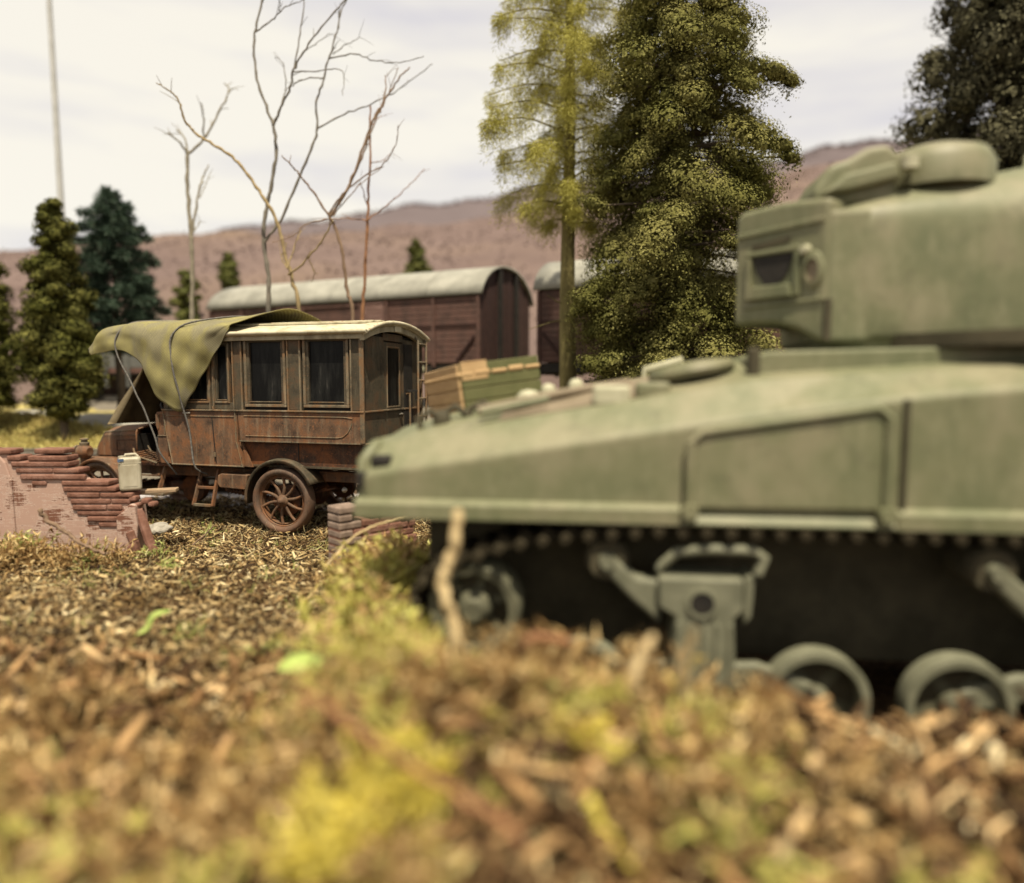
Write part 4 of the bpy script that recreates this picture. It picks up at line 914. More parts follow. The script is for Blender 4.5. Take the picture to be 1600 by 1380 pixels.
# crate riding on the glacis
cr_o = thing('wooden_crate', (-.415, 5.90, 1.765), radians(27), 'tan and green plank crate lying on the sloping front of the tank', 'crate')
cr_o.rotation_euler = (radians(-4.5), radians(-7), radians(27))
CL, CW, CH = .80, .84, .36
MB().box(.02, CL-.02, .02, CW-.02, .02, CH-.03).build('crate_core', M['crate_tan'], cr_o)
for k in range(4):
    z0 = .01+k*.11
    MB().box(0.025, CL, -.005, .02, z0, z0+.104).build('plank', M['crate_green'], cr_o, bevel=.008)
    MB().box(-.008, .02, .0, CW, z0, z0+.104).build('plank', M['crate_tan'], cr_o, bevel=.008)
    MB().box(CL-.02, CL+.005, .0, CW, z0, z0+.104).build('plank', M['crate_green'], cr_o, bevel=.008)
for k in range(5):
    MB().box(-.02+k*.168, .140+k*.168, -.02, CW+.01, CH-.03, CH+.012+.012*(k % 2)).build('lid_plank', M['crate_tan'], cr_o, bevel=.02)
MB().box(.03, .28, -.012, -.004, .30, .46).build('worn_patch', M['crate_tan'], cr_o, bevel=.003)

# ------------------------------------------------------------------ ruined brick walls
px = lambda p: (p-800)*.00757
pz = lambda p: 2.06+(597-p)*.00757
wall = thing('brick_wall', (px(80), 8.08, 0), 0, 'broken red brick wall with a scraped plaster face, in front of the bus bonnet', 'wall')
ox = px(80)
def wp(mb, name, mat, **k): return mb.build(name, mat, wall, **k)
poly = [(px(a)-ox, pz(c)) for a, c in [(-90, 708), (14, 708), (30, 722), (100, 727), (116, 740), (126, 750), (160, 761), (172, 770), (198, 781), (204, 885), (-90, 885)]]
wp(MB().prism(poly, -.08, .12, 'Y'), 'plaster_face', M['plaster'], bevel=.01)
courses = [(705, [(-60, 22), (57, 104)]), (715.5, [(14, 36), (47, 109)]), (725, [(20, 110)]), (735, [(26, 126)]), (745, [(33, 136)]), (754.5, [(50, 74), (97, 171)]), (764, [(99, 182)]), (773.5, [(104, 207)]),
           (783.5, [(109, 203)]), (793, [(112, 190)]), (802, [(118, 193)]), (811.5, [(134, 184)]), (820.5, [(151, 184)])]
for yc, segs in courses:
    for a, c in segs:
        x = a; first = True
        while x < c-3:
            L = min(random.uniform(48, 95), c-x)
            if c-x-L < 18: L = c-x
            z = pz(yc)+random.uniform(-.003, .003); hh = random.uniform(.029, .0335); jut = random.uniform(0, .010)
            top = yc < 745
            b_ = MB().box(px(x)-ox+.001, px(x+L)-ox-.001, -.096-jut, .13 if (top or x+L > 165) else -.06, z-hh, z+hh)
            wp(b_, 'brick', M['brick'], bevel=.02, seg=3); x += L
wp(MB().prism([(px(-90)-ox, pz(708)), (px(4)-ox, pz(712)), (px(12)-ox, pz(722)), (px(20)-ox, pz(750)), (px(22)-ox, pz(885)), (px(-90)-ox, pz(885))], -.105, -.07, 'Y'), 'plaster_patch', M['plaster'], bevel=.02, seg=3)
wp(MB().prism([(px(184)-ox, pz(806)), (px(197)-ox, pz(797)), (px(206)-ox, pz(786)), (px(214)-ox, pz(788)), (px(217)-ox, pz(820)), (px(212)-ox, pz(885)), (px(185)-ox, pz(885))], -.16, .10, 'Y'), 'pilaster', M['plaster'], bevel=.018, seg=3)
wp(MB().prism([(px(199)-ox, pz(831)), (px(212)-ox, pz(826)), (px(216)-ox, pz(843)), (px(206)-ox, pz(850))], -.19, -.12, 'Y'), 'broken_brick', M['brick'], bevel=.02, seg=3)
wp(MB().prism([(px(202)-ox, pz(852)), (px(216)-ox, pz(842)), (px(224)-ox, pz(885)), (px(200)-ox, pz(885))], -.21, -.10, 'Y'), 'broken_brick', M['brick'], bevel=.025, seg=3)
wp(MB().bar((px(213)-ox, -.06, pz(796)), (px(243)-ox, -.16, pz(872)), .10, .07), 'leaning_brick', M['brick'], bevel=.02, seg=3)
for a, c, r in ((207, 779, .05), (213, 789, .04), (199, 783, .035), (226, 783, .05), (236, 788, .045)):
    wp(MB().box(px(a)-ox-r, px(a)-ox+r*.8, -.10, .02, pz(c)-r*.7, pz(c)+r*.6), 'broken_brick', M['brick'], bevel=.022, seg=3)

w2 = thing('brick_pier', (-1.80, 7.0, 0), math.atan2(.69, .72), 'low broken brick pier between the bus rear wheel and the nose of the tank', 'wall', None)
heights = lambda x: .80 if x < .02 else (.74 if x < .16 else (.62 if x < .34 else .72))
for r in range(10):
    z0 = .0+r*.084
    x = -.002 if r % 2 else 0
    xs = [0, .17, .36, .62, .88, .98] if r % 2 else [0, .28, .50, .76, .96]
    for a, c in zip(xs, xs[1:]):
        if z0+.06 > heights((a+c)/2-.05) : continue
        MB().box(a+.006, c-.006, .0+random.uniform(-.012, .008), .26, z0+.005, z0+.079).build('brick', M['brick_grey'] if a < .01 and r < 9 else M['brick'], w2, bevel=.018, seg=3)
MB().box(.34, .97, -.03, .02, -.1, .34).build('plaster_face', M['brick'], w2, bevel=.02)
MB().box(.01, .94, .01, .25, -.1, .56).build('mortar_core', M['brick'], w2)

# white jerry can standing on the wall
jc = thing('plastic_canister', (px(199), 8.075, .772), radians(28), 'small off-white plastic canister with a blue sticker standing on the brick wall', 'canister')
MB().box(-.118, .118, -.085, .085, .0, .40).build('canister_body', M['can'], jc, bevel=.035, seg=4)
MB().box(-.075, .075, -.0885, -.080, .05, .31).build('front_panel', M['can'], jc, bevel=.012)
MB().box(-.121, -.112, -.05, .05, .05, .31).build('side_panel', M['can'], jc, bevel=.012)
MB().box(-.119, .119, -.086, .086, .325, .333).build('seam', M['can'], jc, bevel=.003)
MB().tube([(-.05, 0, .39), (-.045, 0, .425), (.06, 0, .43), (.085, 0, .40)], .016, 8).build('handle', M['can'], jc, smooth=60)
MB().lathe([(0, 0), (.035, 0), (.035, .03), (0, .03)], 16, (-.085, -.02, .385), 'Z').build('cap', M['can'], jc, smooth=40)
MB().prism([(-.075, .345), (-.02, .35), (-.01, .385), (-.07, .385)], -.124, -.112, 'X').build('sticker', M['blue'], jc)
MB().prism([(-.112, .352), (-.06, .357), (-.062, .386), (-.106, .386)], -.092, -.083, 'Y').build('sticker', M['blue'], jc)
# stone by the step
bm = bmesh.new(); bmesh.ops.create_icosphere(bm, subdivisions=3, radius=.17)
for v_ in bm.verts:
    c_ = v_.co; v_.co = c_*(1+.13*sin(c_.x*31+1)+.10*sin(c_.y*27+c_.z*19)); v_.co.z *= .5
me = bpy.data.meshes.new('rock'); bm.to_mesh(me); bm.free(); me.materials.append(M['stone'])
o = link(bpy.data.objects.new('rock', me)); o.location = (-4.72, 9.0, .10); tag(o, 'pale grey stone lying under the footboard of the bus beside the brick wall', 'stone')
o = MB().box(-.28, .26, -.06, .06, -.02, .02).build('wooden_board', M['wood'], None, bevel=.006)
o.location = (-4.36, 8.25, .735); o.rotation_euler = (radians(4), radians(-2), radians(8)); tag(o, 'short weathered board resting on the stepped end of the brick wall, right of the canister', 'board')
# slim grey mast on the far left
ms = thing('mast', (-13.0, 20.2, float(gz(-13.0, 20.2))), 0, 'tall slim grey mast rising behind the left conifers into the sky', 'mast')
MB().tube([(0, 0, 0), (0, 0, 6), (-.02, 0, 14.5)], [.10, .085, .06], 12).build('shaft', M['pole'], ms, smooth=60)
MB().lathe([(0, 0), (.17, 0), (.17, .25), (.11, .3), (0, .3)], 16, (0, 0, 0), 'Z').build('base', M['pole'], ms, smooth=40)
# ------------------------------------------------------------------ trees
def unit(v): return v/np.maximum(np.linalg.norm(v, axis=-1, keepdims=True), 1e-9)
def cards(C, N, L, W, spin=True):
    """one leaf quad per centre: long axis L, width W; N is roughly the leaf normal"""
    n = len(C); L = np.broadcast_to(L, (n,))[:, None]; W = np.broadcast_to(W, (n,))[:, None]
    r = unit(rng.normal(size=(n, 3))); a = unit(np.cross(N, r)); b = np.cross(N, a)
    # a small fold so that the leaf is not flat
    P = np.stack([C-a*L/2, C+b*W/2+N*W*.18, C+a*L/2, C-b*W/2+N*W*.18], 1)
    return P.reshape(-1, 3), np.arange(4*n).reshape(n, 4)
def needles(C, D, L, W):
    n = len(C); L = np.broadcast_to(L, (n,))[:, None]; W = np.broadcast_to(W, (n,))[:, None]
    s = unit(np.cross(D, rng.normal(size=(n, 3))))*W/2
    P = np.stack([C-s, C+s, C+D*L], 1)
    return P.reshape(-1, 3), np.arange(3*n).reshape(n, 3)
def lobe_points(c, rad, axis, n, rough=.16, jit=.34):
    """points through the outer part of a lobe stretched along axis (an outward drooping spray)"""
    d = unit(rng.normal(size=(n, 3)))
    fr = 1-rough*np.abs(rng.normal(size=(n, 1)))+.10*np.sin(d[:, :1]*7+c[0]*9)*np.sin(d[:, 1:2]*8+c[2]*5)
    ax = np.array(axis, float); ax /= np.linalg.norm(ax); up = np.array([0, 0, 1.]); sd = np.cross(up, ax); sd /= max(np.linalg.norm(sd), 1e-6); u2 = np.cross(ax, sd)
    P = np.array(c)+fr*(d[:, :1]*rad[0]*ax+d[:, 1:2]*rad[1]*sd+d[:, 2:]*rad[2]*u2)
    N = unit(d[:, :1]/rad[0]*ax+d[:, 1:2]/rad[1]*sd+d[:, 2:]/rad[2]*u2+jit*rng.normal(size=(n, 3)))
    return P, N
def trunk(t, h, r, mat, lean=(0, 0), z0=-.3):
    pts = [(lean[0]*k/6*h+.02*sin(k*2), lean[1]*k/6*h, z0+(h-z0)*k/6) for k in range(7)]
    return MB().tube(pts, [r*(1.25 if k == 0 else 1-.13*k) for k in range(7)], 12).build('trunk', mat, t, smooth=70)
def lobed_tree(name, x, y, label, prof, nl, rad, npts, leaf, mat, bark, group=None, extra=(), droop=.45, tr=.12, rough=.16, tassel=0):
    z0 = float(gz(x, y)) if y < 24 else float(hill_h(x, y))-.1
    t = thing(name, (x, y, z0), 0, label, 'tree', group)
    hs = [p[0] for p in prof]; rs = [p[1] for p in prof]
    trunk(t, hs[-1]-.2, tr, bark)
    V, F, b = [], [], 0; limbs = MB()
    u = (np.arange(nl)+.5)/nl; cdf = np.cumsum(np.interp(np.linspace(hs[0], hs[-1], 200), hs, rs)+.15); cdf /= cdf[-1]
    items = []
    for i in range(nl):
        h = np.interp(u[i], cdf, np.linspace(hs[0], hs[-1], 200)); R = np.interp(h, hs, rs)
        a = i*2.39996+rng.uniform(-.35, .35); q = rng.uniform(.48, .92) if i % 4 else rng.uniform(.1, .45)
        k = rng.uniform(.6, 1.4)*np.interp(R, [0, max(rs)], [.55, 1.05])
        items.append(((R*q*cos(a), R*q*sin(a), h-.12*q), (rad[0]*k, rad[1]*k, rad[2]*k), (cos(a), sin(a), -droop*rng.uniform(.5, 1.4))))
    for i, (c, rr, ax) in enumerate(list(items)+list(extra)):
        big = min(1, (rr[0]*rr[1])/(rad[0]*rad[1]))
        P, N = lobe_points(c, rr, ax, int(npts*rng.uniform(.85, 1.15)*(.25+.75*big)), rough if i < nl else .28)
        if tassel:                                # sprays hanging from the underside of each lobe
            k_ = rng.random(len(P)) < .30; hang = np.abs(rng.normal(size=(len(P), 1)))*tassel*(.3+.7*np.sin(P[:, :1]*23+P[:, 1:2]*19)**2)
            P = P-np.array([0, 0, 1])*hang*k_[:, None]*(P[:, 2:] < c[2]+.05)
        # fuller, larger sprays inside each lobe keep the sky from showing through it
        Pc, Nc = lobe_points(c, [r*.62 for r in rr], ax, int(npts*.09), .3)
        v, f = cards(Pc, Nc, leaf*3.2, leaf*2.6); V.append(v); F.append(f+b); b += len(v)
        s = leaf*rng.uniform(.7, 1.35, len(P)); v, f = cards(P, N, s*1.25, s*.75); V.append(v); F.append(f+b); b += len(v)
        if c[0]**2+c[1]**2 > .04: limbs.tube([(0, 0, c[2]+.15), (c[0]*.5, c[1]*.5, c[2]+.1), (c[0], c[1], c[2])], [.03, .022, .012], 5)
    np_obj('crown', np.concatenate(V), [np.concatenate(F)], M[mat], t)
    tag(limbs.build('limb', bark, t), kind='stuff')
    return t
# the big evergreen
E0 = (2.62, 11.25)
z0 = float(gz(*E0))
ex = [((dx, dy, z-z0), (.42*k, .30*k, .22*k), (1, -.1, -.35)) for dx, dy, z, k in [(1.05, -.5, 6.75, 1.1), (1.35, -.5, 6.72, .8), (1.58, -.5, 6.60, .55), (1.15, -.5, 5.85, 1.1), (1.45, -.55, 5.62, .8), (1.62, -.55, 5.45, .5), (1.2, -.5, 4.95, .9), (1.35, -.5, 4.25, .8), (-1.35, -.5, 4.75, .7), (-1.45, -.5, 3.3, .9), (-1.35, -.6, 2.3, .8), (1.3, -.4, 2.2, .9)]]
lobed_tree('evergreen_tree', *E0, 'big dense dark green evergreen beside the tank turret, the tallest and fullest tree', [(.3, 1.40), (1.5, 1.62), (3.5, 1.58), (5.2, 1.50), (6.6, 1.34), (8.0, 1.08), (9.5, .62), (10.6, .1)], 290, (.50, .40, .23), 1300, .031, 'evergreen', M['bark'], None, ex, .65, .2, rough=.15, tassel=.22)
# right hand dark tree
lobed_tree('dark_tree', 10.75, 15.2, 'dull dark olive tree at the right edge, behind the turret', [(.6, 1.9), (3, 2.15), (6, 2.1), (9, 1.75), (12, .9), (13.5, .1)], 270, (.62, .46, .52), 560, .066, 'dark_tree', M['bark'], None, (), .7, .28)
# left conifers
cyp = [(.62, .30), (.95, .74), (1.7, .88), (2.5, .74), (3.3, .60), (4.1, .47), (4.7, .36), (5.2, .12)]
lobed_tree('cypress_tree', -9.86, 15.0, 'slim olive green conifer with a bare trunk foot, left of the blue green spruce', [(h+.02, r*.86) for h, r in cyp], 95, (.36, .28, .24), 420, .055, 'cypress', M['bark'], 'conifers on the left bank', (), .3, .085)
lobed_tree('cypress_tree', -12.05, 15.6, 'olive conifer cut off by the left edge of the picture', [(h*.86, r*.98) for h, r in cyp], 80, (.38, .32, .26), 400, .055, 'cypress', M['bark'], 'conifers on the left bank', (), .3, .09)
for x, y, h, r, lab in ((-12.0, 25.6, 2.15, .55, 'small green conifer behind the tarpaulin, beside the pale bare sapling'), (-11.4, 28.0, 1.75, .42, 'small green conifer on the hillside, left of the tall dark sapling'), (-3.98, 29.0, 1.75, .66, 'small stepped green conifer standing above the middle of the wagon roof')):
    prof = [(.1, r), (h*.35, r*.95), (h*.5, r*.5), (h*.62, r*.55), (h*.85, r*.42), (h, .05)] if r > .6 else [(.1, r*.9), (h*.4, r), (h*.7, r*.75), (h*.9, r*.45), (h, .05)]
    lobed_tree('small_conifer', x, y, lab, prof, 34, (.24, .2, .16), 130, .09, 'small_tree', M['bark'], 'small conifers on the hillside', (), .3, .06)
# blue green spruce: whorls of needled branches
def needled_tree(name, x, y, label, h, prof, nb, mat, bark, ln, wn_, per, tr, hang=0., h0=.5, droop=.25, az=None, cat='tree', group=None, ragged=False):
    z0 = float(gz(x, y)); t = thing(name, (x, y, z0), 0, label, cat, group); trunk(t, h, tr, bark)
    V, F, b = [], [], 0; limbs = MB()
    for i in range(nb):
        zz_ = h0+(h-h0)*((i+.5)/nb); R = np.interp(zz_, [p[0] for p in prof], [p[1] for p in prof])*(rng.uniform(.55, 1.0) if ragged else rng.uniform(.72, 1.12))
        a = i*2.39996+rng.uniform(-.4, .4) if az is None else az(i)
        tip = np.array([R*cos(a), R*sin(a), zz_-droop*R*rng.uniform(.4, 1.5)])
        p0 = np.array([0, 0, zz_]); mid = (p0+tip)/2+np.array([0, 0, .10*R])
        pts = cr(np.array([p0, mid, tip]), 8); limbs.tube(pts, list(np.linspace(.022, .006, 8)), 5)
        m_ = int(per*max(R, .25)); tt = rng.uniform(.12, 1, m_)**.75
        if ragged: k_ = rng.uniform(.2, 1, 9); tt = np.clip(k_[rng.integers(0, 9, m_)]+rng.normal(0, .07, m_), .08, 1.03)
        C = np.stack([np.interp(tt, np.linspace(0, 1, 8), pts[:, k]) for k in range(3)], 1)
        sp = unit(rng.normal(size=(m_, 3))); out = np.array([cos(a), sin(a), 0])
        side = np.array([-sin(a), cos(a), 0])*rng.normal(size=(m_, 1))*.16*R*(1.1-tt[:, None])
        C = C+side+sp*.05+np.array([0, 0, -1])*np.abs(rng.normal(size=(m_, 1)))*hang*(.4+.6*R)
        D = unit(out*.5+sp+np.array([0, 0, -1])*(hang*4))
        v, f = needles(C, D, ln*rng.uniform(.7, 1.3, m_), wn_); V.append(v); F.append(f+b); b += len(v)
    np_obj('crown', np.concatenate(V), [np.concatenate(F)], M[mat], t)
    tag(limbs.build('limb', bark, t, smooth=70), kind='stuff')
    return t
needled_tree('spruce_tree', -9.38, 16.4, 'blue green spruce with spiky branches, right of the slim olive conifer', 5.3, [(1.4, .95), (2.2, 1.25), (3, 1.05), (3.8, .86), (4.6, .62), (5.1, .28), (5.4, .08)], 92, 'spruce', M['bark'], .13, .024, 620, .10, h0=1.5, droop=-.12, group='conifers on the left bank')
# yellow larch
lar = needled_tree('larch_tree', 1.02, 12.6, 'tall yellow green larch with a bare lower trunk, left of the big evergreen', 10.6, [(4.6, 1.15), (5.4, 1.35), (6.2, 1.85), (7.3, 1.8), (8.6, 1.4), (10.5, .3)], 74, 'larch', M['bark_olive'], .085, .0105, 1350, .19, hang=.15, h0=4.85, droop=.12, ragged=True)
MB().tube([(0, 0, 3.2), (-.3, -.1, 3.14), (-.72, -.15, 3.0)], [.016, .011, .005], 6).tube([(0, 0, 3.45), (-.2, -.1, 3.5), (-.38, -.1, 3.62)], [.014, .01, .005], 6).tube([(0, 0, 3.3), (.3, -.1, 3.36), (.5, -.1, 3.3)], [.014, .01, .005], 6).build('dead_twig', M['bark_olive'], lar, smooth=70)
# bare saplings: trunk and limbs
SAPLINGS = {
 'left_pale': [([(-6.73, 14.5, 3.09),(-6.66, 14.5, 4.67),(-6.67, 14.5, 5.19),(-6.7, 14.5, 5.97),(-6.67, 14.5, 6.73)], 0.05, 0.035),([(-6.67, 14.5, 6.73),(-6.76, 14.35, 6.91),(-6.91, 14.2, 7.05)], 0.025, 0.012),([(-6.67, 14.5, 6.73),(-6.77, 14.6, 7.09),(-6.98, 14.7, 7.28)], 0.022, 0.01),([(-6.67, 14.5, 6.73),(-6.36, 14.57, 7.04),(-6.08, 14.65, 7.58),(-5.87, 14.72, 8.03),(-5.99, 14.8, 8.25)], 0.028, 0.012),([(-5.78, 14.5, 7.94),(-5.73, 14.6, 8.06)], 0.012, 0.008),([(-6.33, 14.5, 7.01),(-6.27, 14.4, 7.39),(-6.27, 14.3, 7.67)], 0.02, 0.01),([(-6.64, 14.5, 5.13),(-6.52, 14.63, 6.0),(-6.48, 14.77, 6.36),(-6.42, 14.9, 6.63)], 0.026, 0.012),([(-6.59, 14.5, 5.19),(-6.55, 14.7, 5.43)], 0.012, 0.008),([(-6.47, 14.5, 5.84),(-6.33, 14.8, 6.47)], 0.012, 0.006)],
 'dark_tall': [([(-4.44, 12.6, 3.18),(-4.43, 12.63, 3.99),(-4.51, 12.67, 4.63),(-4.47, 12.7, 5.14),(-4.36, 12.73, 5.6),(-4.27, 12.77, 6.23),(-4.32, 12.8, 6.69)], 0.045, 0.028),([(-4.25, 12.6, 6.62),(-4.46, 12.68, 7.14),(-4.6, 12.76, 7.73),(-4.61, 12.84, 8.31),(-4.49, 12.92, 8.9),(-4.41, 13.0, 9.27)], 0.026, 0.014),([(-4.52, 12.6, 8.19),(-4.17, 12.47, 8.34),(-3.9, 12.33, 8.46),(-3.53, 12.2, 8.52)], 0.014, 0.006),([(-4.09, 12.6, 8.54),(-4.04, 12.5, 8.78)], 0.01, 0.006),([(-4.24, 12.6, 6.62),(-4.08, 12.56, 6.93),(-3.88, 12.51, 7.29),(-3.83, 12.47, 7.49),(-3.62, 12.43, 7.79),(-3.32, 12.39, 8.14),(-2.86, 12.34, 8.59),(-2.62, 12.3, 8.78)], 0.022, 0.01),([(-4.21, 12.6, 6.67),(-4.08, 12.77, 7.23),(-4.15, 12.93, 7.8),(-4.35, 13.1, 7.99)], 0.013, 0.006),([(-3.87, 12.6, 7.55),(-3.76, 12.67, 8.12),(-3.68, 12.73, 8.8),(-3.71, 12.8, 9.05)], 0.014, 0.007),([(-3.87, 12.6, 7.52),(-3.48, 12.5, 7.48),(-3.01, 12.4, 7.48),(-2.91, 12.3, 7.26),(-2.92, 12.2, 6.97)], 0.012, 0.005),([(-3.67, 12.6, 7.87),(-3.26, 12.8, 8.27)], 0.009, 0.005),([(-4.46, 12.6, 4.58),(-4.16, 12.63, 5.01),(-3.83, 12.66, 5.72),(-3.57, 12.69, 6.32),(-3.5, 12.72, 6.61),(-3.52, 12.75, 7.06),(-3.39, 12.78, 7.46),(-3.31, 12.81, 7.8),(-3.16, 12.84, 8.26),(-3.08, 12.87, 8.65),(-2.93, 12.9, 9.0)], 0.026, 0.011),([(-3.46, 12.6, 6.56),(-2.98, 12.67, 6.83),(-2.53, 12.75, 7.03),(-1.96, 12.82, 7.37),(-1.44, 12.9, 7.79)], 0.015, 0.007),([(-3.34, 12.6, 7.42),(-3.71, 12.5, 7.34),(-3.82, 12.4, 7.19)], 0.012, 0.007),([(-3.25, 12.6, 7.74),(-2.75, 12.53, 7.8),(-2.35, 12.45, 7.64),(-1.94, 12.38, 7.59),(-1.52, 12.3, 7.65)], 0.013, 0.006),([(-3.16, 12.6, 7.82),(-2.9, 12.7, 8.05),(-2.72, 12.8, 8.2)], 0.01, 0.005),([(-3.04, 12.6, 8.25),(-3.06, 12.7, 8.59)], 0.009, 0.005)],
 'yellow_leaning': [([(-3.75, 12.2, 3.15),(-3.87, 12.23, 3.82),(-4.01, 12.27, 4.32),(-4.12, 12.3, 4.83),(-4.33, 12.33, 5.22),(-4.56, 12.37, 5.56),(-4.86, 12.4, 5.95),(-5.19, 12.43, 6.18),(-5.44, 12.47, 6.33),(-5.63, 12.5, 6.47)], 0.036, 0.022),([(-5.5, 12.2, 6.37),(-5.61, 12.12, 6.55),(-5.67, 12.05, 6.84),(-5.8, 11.97, 6.96),(-5.95, 11.9, 7.04)], 0.022, 0.008),([(-3.93, 12.2, 3.93),(-3.66, 12.07, 4.07),(-3.28, 11.93, 4.42),(-3.02, 11.8, 4.77)], 0.02, 0.012),([(-3.95, 12.2, 4.04),(-3.87, 12.4, 4.46),(-3.81, 12.6, 4.78)], 0.016, 0.008),([(-3.88, 12.2, 3.98),(-4.07, 12.3, 4.22),(-4.0, 12.4, 4.52)], 0.014, 0.008),([(-3.59, 12.2, 4.26),(-3.51, 12.3, 4.0),(-3.57, 12.4, 3.84)], 0.012, 0.006)],
 'brown_forked': [([(-2.87, 12.4, 3.17),(-2.95, 12.43, 3.62),(-3.01, 12.45, 4.25),(-3.12, 12.47, 4.7),(-3.26, 12.5, 4.98)], 0.034, 0.026),([(-3.23, 12.4, 4.96),(-3.45, 12.33, 5.33),(-3.68, 12.25, 5.63),(-3.82, 12.18, 5.79),(-3.95, 12.1, 5.93)], 0.022, 0.009),([(-3.23, 12.4, 4.98),(-2.89, 12.45, 5.52),(-2.66, 12.5, 6.14),(-2.44, 12.55, 6.71),(-2.21, 12.6, 7.11),(-1.99, 12.65, 7.46),(-1.82, 12.7, 7.64)], 0.028, 0.01),([(-3.06, 12.4, 5.18),(-2.79, 12.53, 5.77),(-2.58, 12.65, 6.36),(-2.3, 12.78, 7.18),(-2.3, 12.9, 7.59)], 0.022, 0.009),([(-3.26, 12.4, 5.01),(-2.99, 12.36, 5.34),(-2.6, 12.32, 5.65),(-2.25, 12.28, 5.82),(-2.02, 12.24, 6.17),(-1.96, 12.2, 6.47)], 0.016, 0.007),([(-3.17, 12.4, 4.98),(-2.74, 12.55, 5.55),(-2.31, 12.7, 5.93)], 0.012, 0.006),([(-2.41, 12.4, 6.65),(-2.25, 12.5, 6.96),(-2.01, 12.6, 7.6)], 0.014, 0.006),([(-3.29, 12.4, 4.94),(-3.6, 12.3, 4.83),(-3.86, 12.2, 4.59),(-4.16, 12.1, 4.46)], 0.013, 0.006)],
 'straight_brown': [([(-2.8, 12.9, 3.09),(-2.74, 12.92, 3.92),(-2.67, 12.94, 5.09),(-2.63, 12.96, 5.78),(-2.6, 12.98, 6.59),(-2.6, 13.0, 7.1)], 0.036, 0.014),([(-2.69, 12.9, 5.02),(-3.0, 12.85, 5.05),(-3.4, 12.8, 5.03)], 0.012, 0.007),([(-2.68, 12.9, 5.02),(-2.31, 13.0, 5.33),(-1.91, 13.1, 5.71),(-1.64, 13.2, 6.04)], 0.013, 0.006),([(-2.61, 12.9, 6.05),(-2.36, 13.0, 6.14),(-2.2, 13.1, 6.34)], 0.01, 0.005),([(-2.66, 12.9, 5.31),(-2.75, 12.7, 5.65)], 0.012, 0.006),([(-2.59, 12.9, 6.67),(-2.41, 13.0, 6.93)], 0.01, 0.005)],
}

SAP_INFO = {'left_pale': ('twig_pale', 'bare pale sapling with a forked top, leftmost of the bare trees'), 'dark_tall': ('twig_grey', 'tallest dark bare tree, its crooked branches leaving the top of the picture'),
 'yellow_leaning': ('twig_yellow', 'yellowish bare sapling leaning far to the left across the pale one'), 'brown_forked': ('twig_brown', 'brown bare sapling with a thick bundle of branches sweeping up to the right'),
 'straight_brown': ('twig_red', 'straight reddish brown bare sapling standing nearest the brown wagon doors')}
for key, br in SAPLINGS.items():
    mat, lab = SAP_INFO[key]
    base = br[0][0][0]; bx, by = base[0], base[1]; bz = float(gz(bx, by))
    t = thing('bare_sapling', (bx, by, bz), 0, lab, 'tree', 'bare saplings behind the bus')
    for i, (pts, r0, r1) in enumerate(br):
        pts = [(x-bx, y-by, z-bz) for x, y, z in pts]
        if i == 0: pts = [(0, 0, -.1)]+pts
        pts = cr(np.array(pts), 5*len(pts)); n = len(pts)
        pts[1:-1] += rng.normal(size=(n-2, 3))*.008
        rad = np.linspace(r0, r1, n)*(1+.15*np.sin(np.arange(n)*2.1))
        MB().tube(pts, list(rad), 7).build('trunk' if i == 0 else 'branch', M[mat], t, smooth=70)
        if i:
            tw = MB()
            for k in range(3):
                q = pts[int(n*rng.uniform(.35, .95))]; d = unit((pts[-1]-pts[0])[None])[0]+rng.normal(size=3)*.6; L = rng.uniform(.08, .22)
                tw.tube([q, q+d*L*.5+[0, 0, .01], q+d*L], [r1*.8, r1*.6, r1*.35], 5)
            tag(tw.build('twig', M[mat], t), kind='stuff')
# brushwood that covers the hillsides, and the woods along the skyline
n = 5000
a = rng.uniform(-1.0, 1.0, n); y = 24.5+35*rng.uniform(0, 1, n)**1.3; x = a*y*1.05
C = np.stack([x, y, hill_h(x, y)+.03], 1); s_ = .07+.0045*y*rng.uniform(.5, 1.5, n); v, f = cards(C, unit(rng.normal(size=(n, 3))*.6+[0, -.4, 1]), s_, s_*.8)
tag(np_obj('brushwood', v, [f], M['heath']), kind='stuff')
n = 7000
a = rng.uniform(-1.0, 1.0, n); k = rng.uniform(.86, 1.0, n); yy = 70+40*k**1.0; 
zt = 4+(2.06+110*ridge_top(a)*(1+.012*np.sin(a*31)+.008*np.sin(a*77))-4)*sm(66, 112, yy)/sm(66, 112, 110.)
C = np.stack([a*110, yy, zt-.3], 1); v, f = needles(C, unit(rng.normal(size=(n, 3))*.25+[0, 0, 1]), rng.uniform(.3, .9, n), rng.uniform(.3, .7, n))
tag(np_obj('far_woods', v, [f], M['ridge_wood']), kind='stuff')

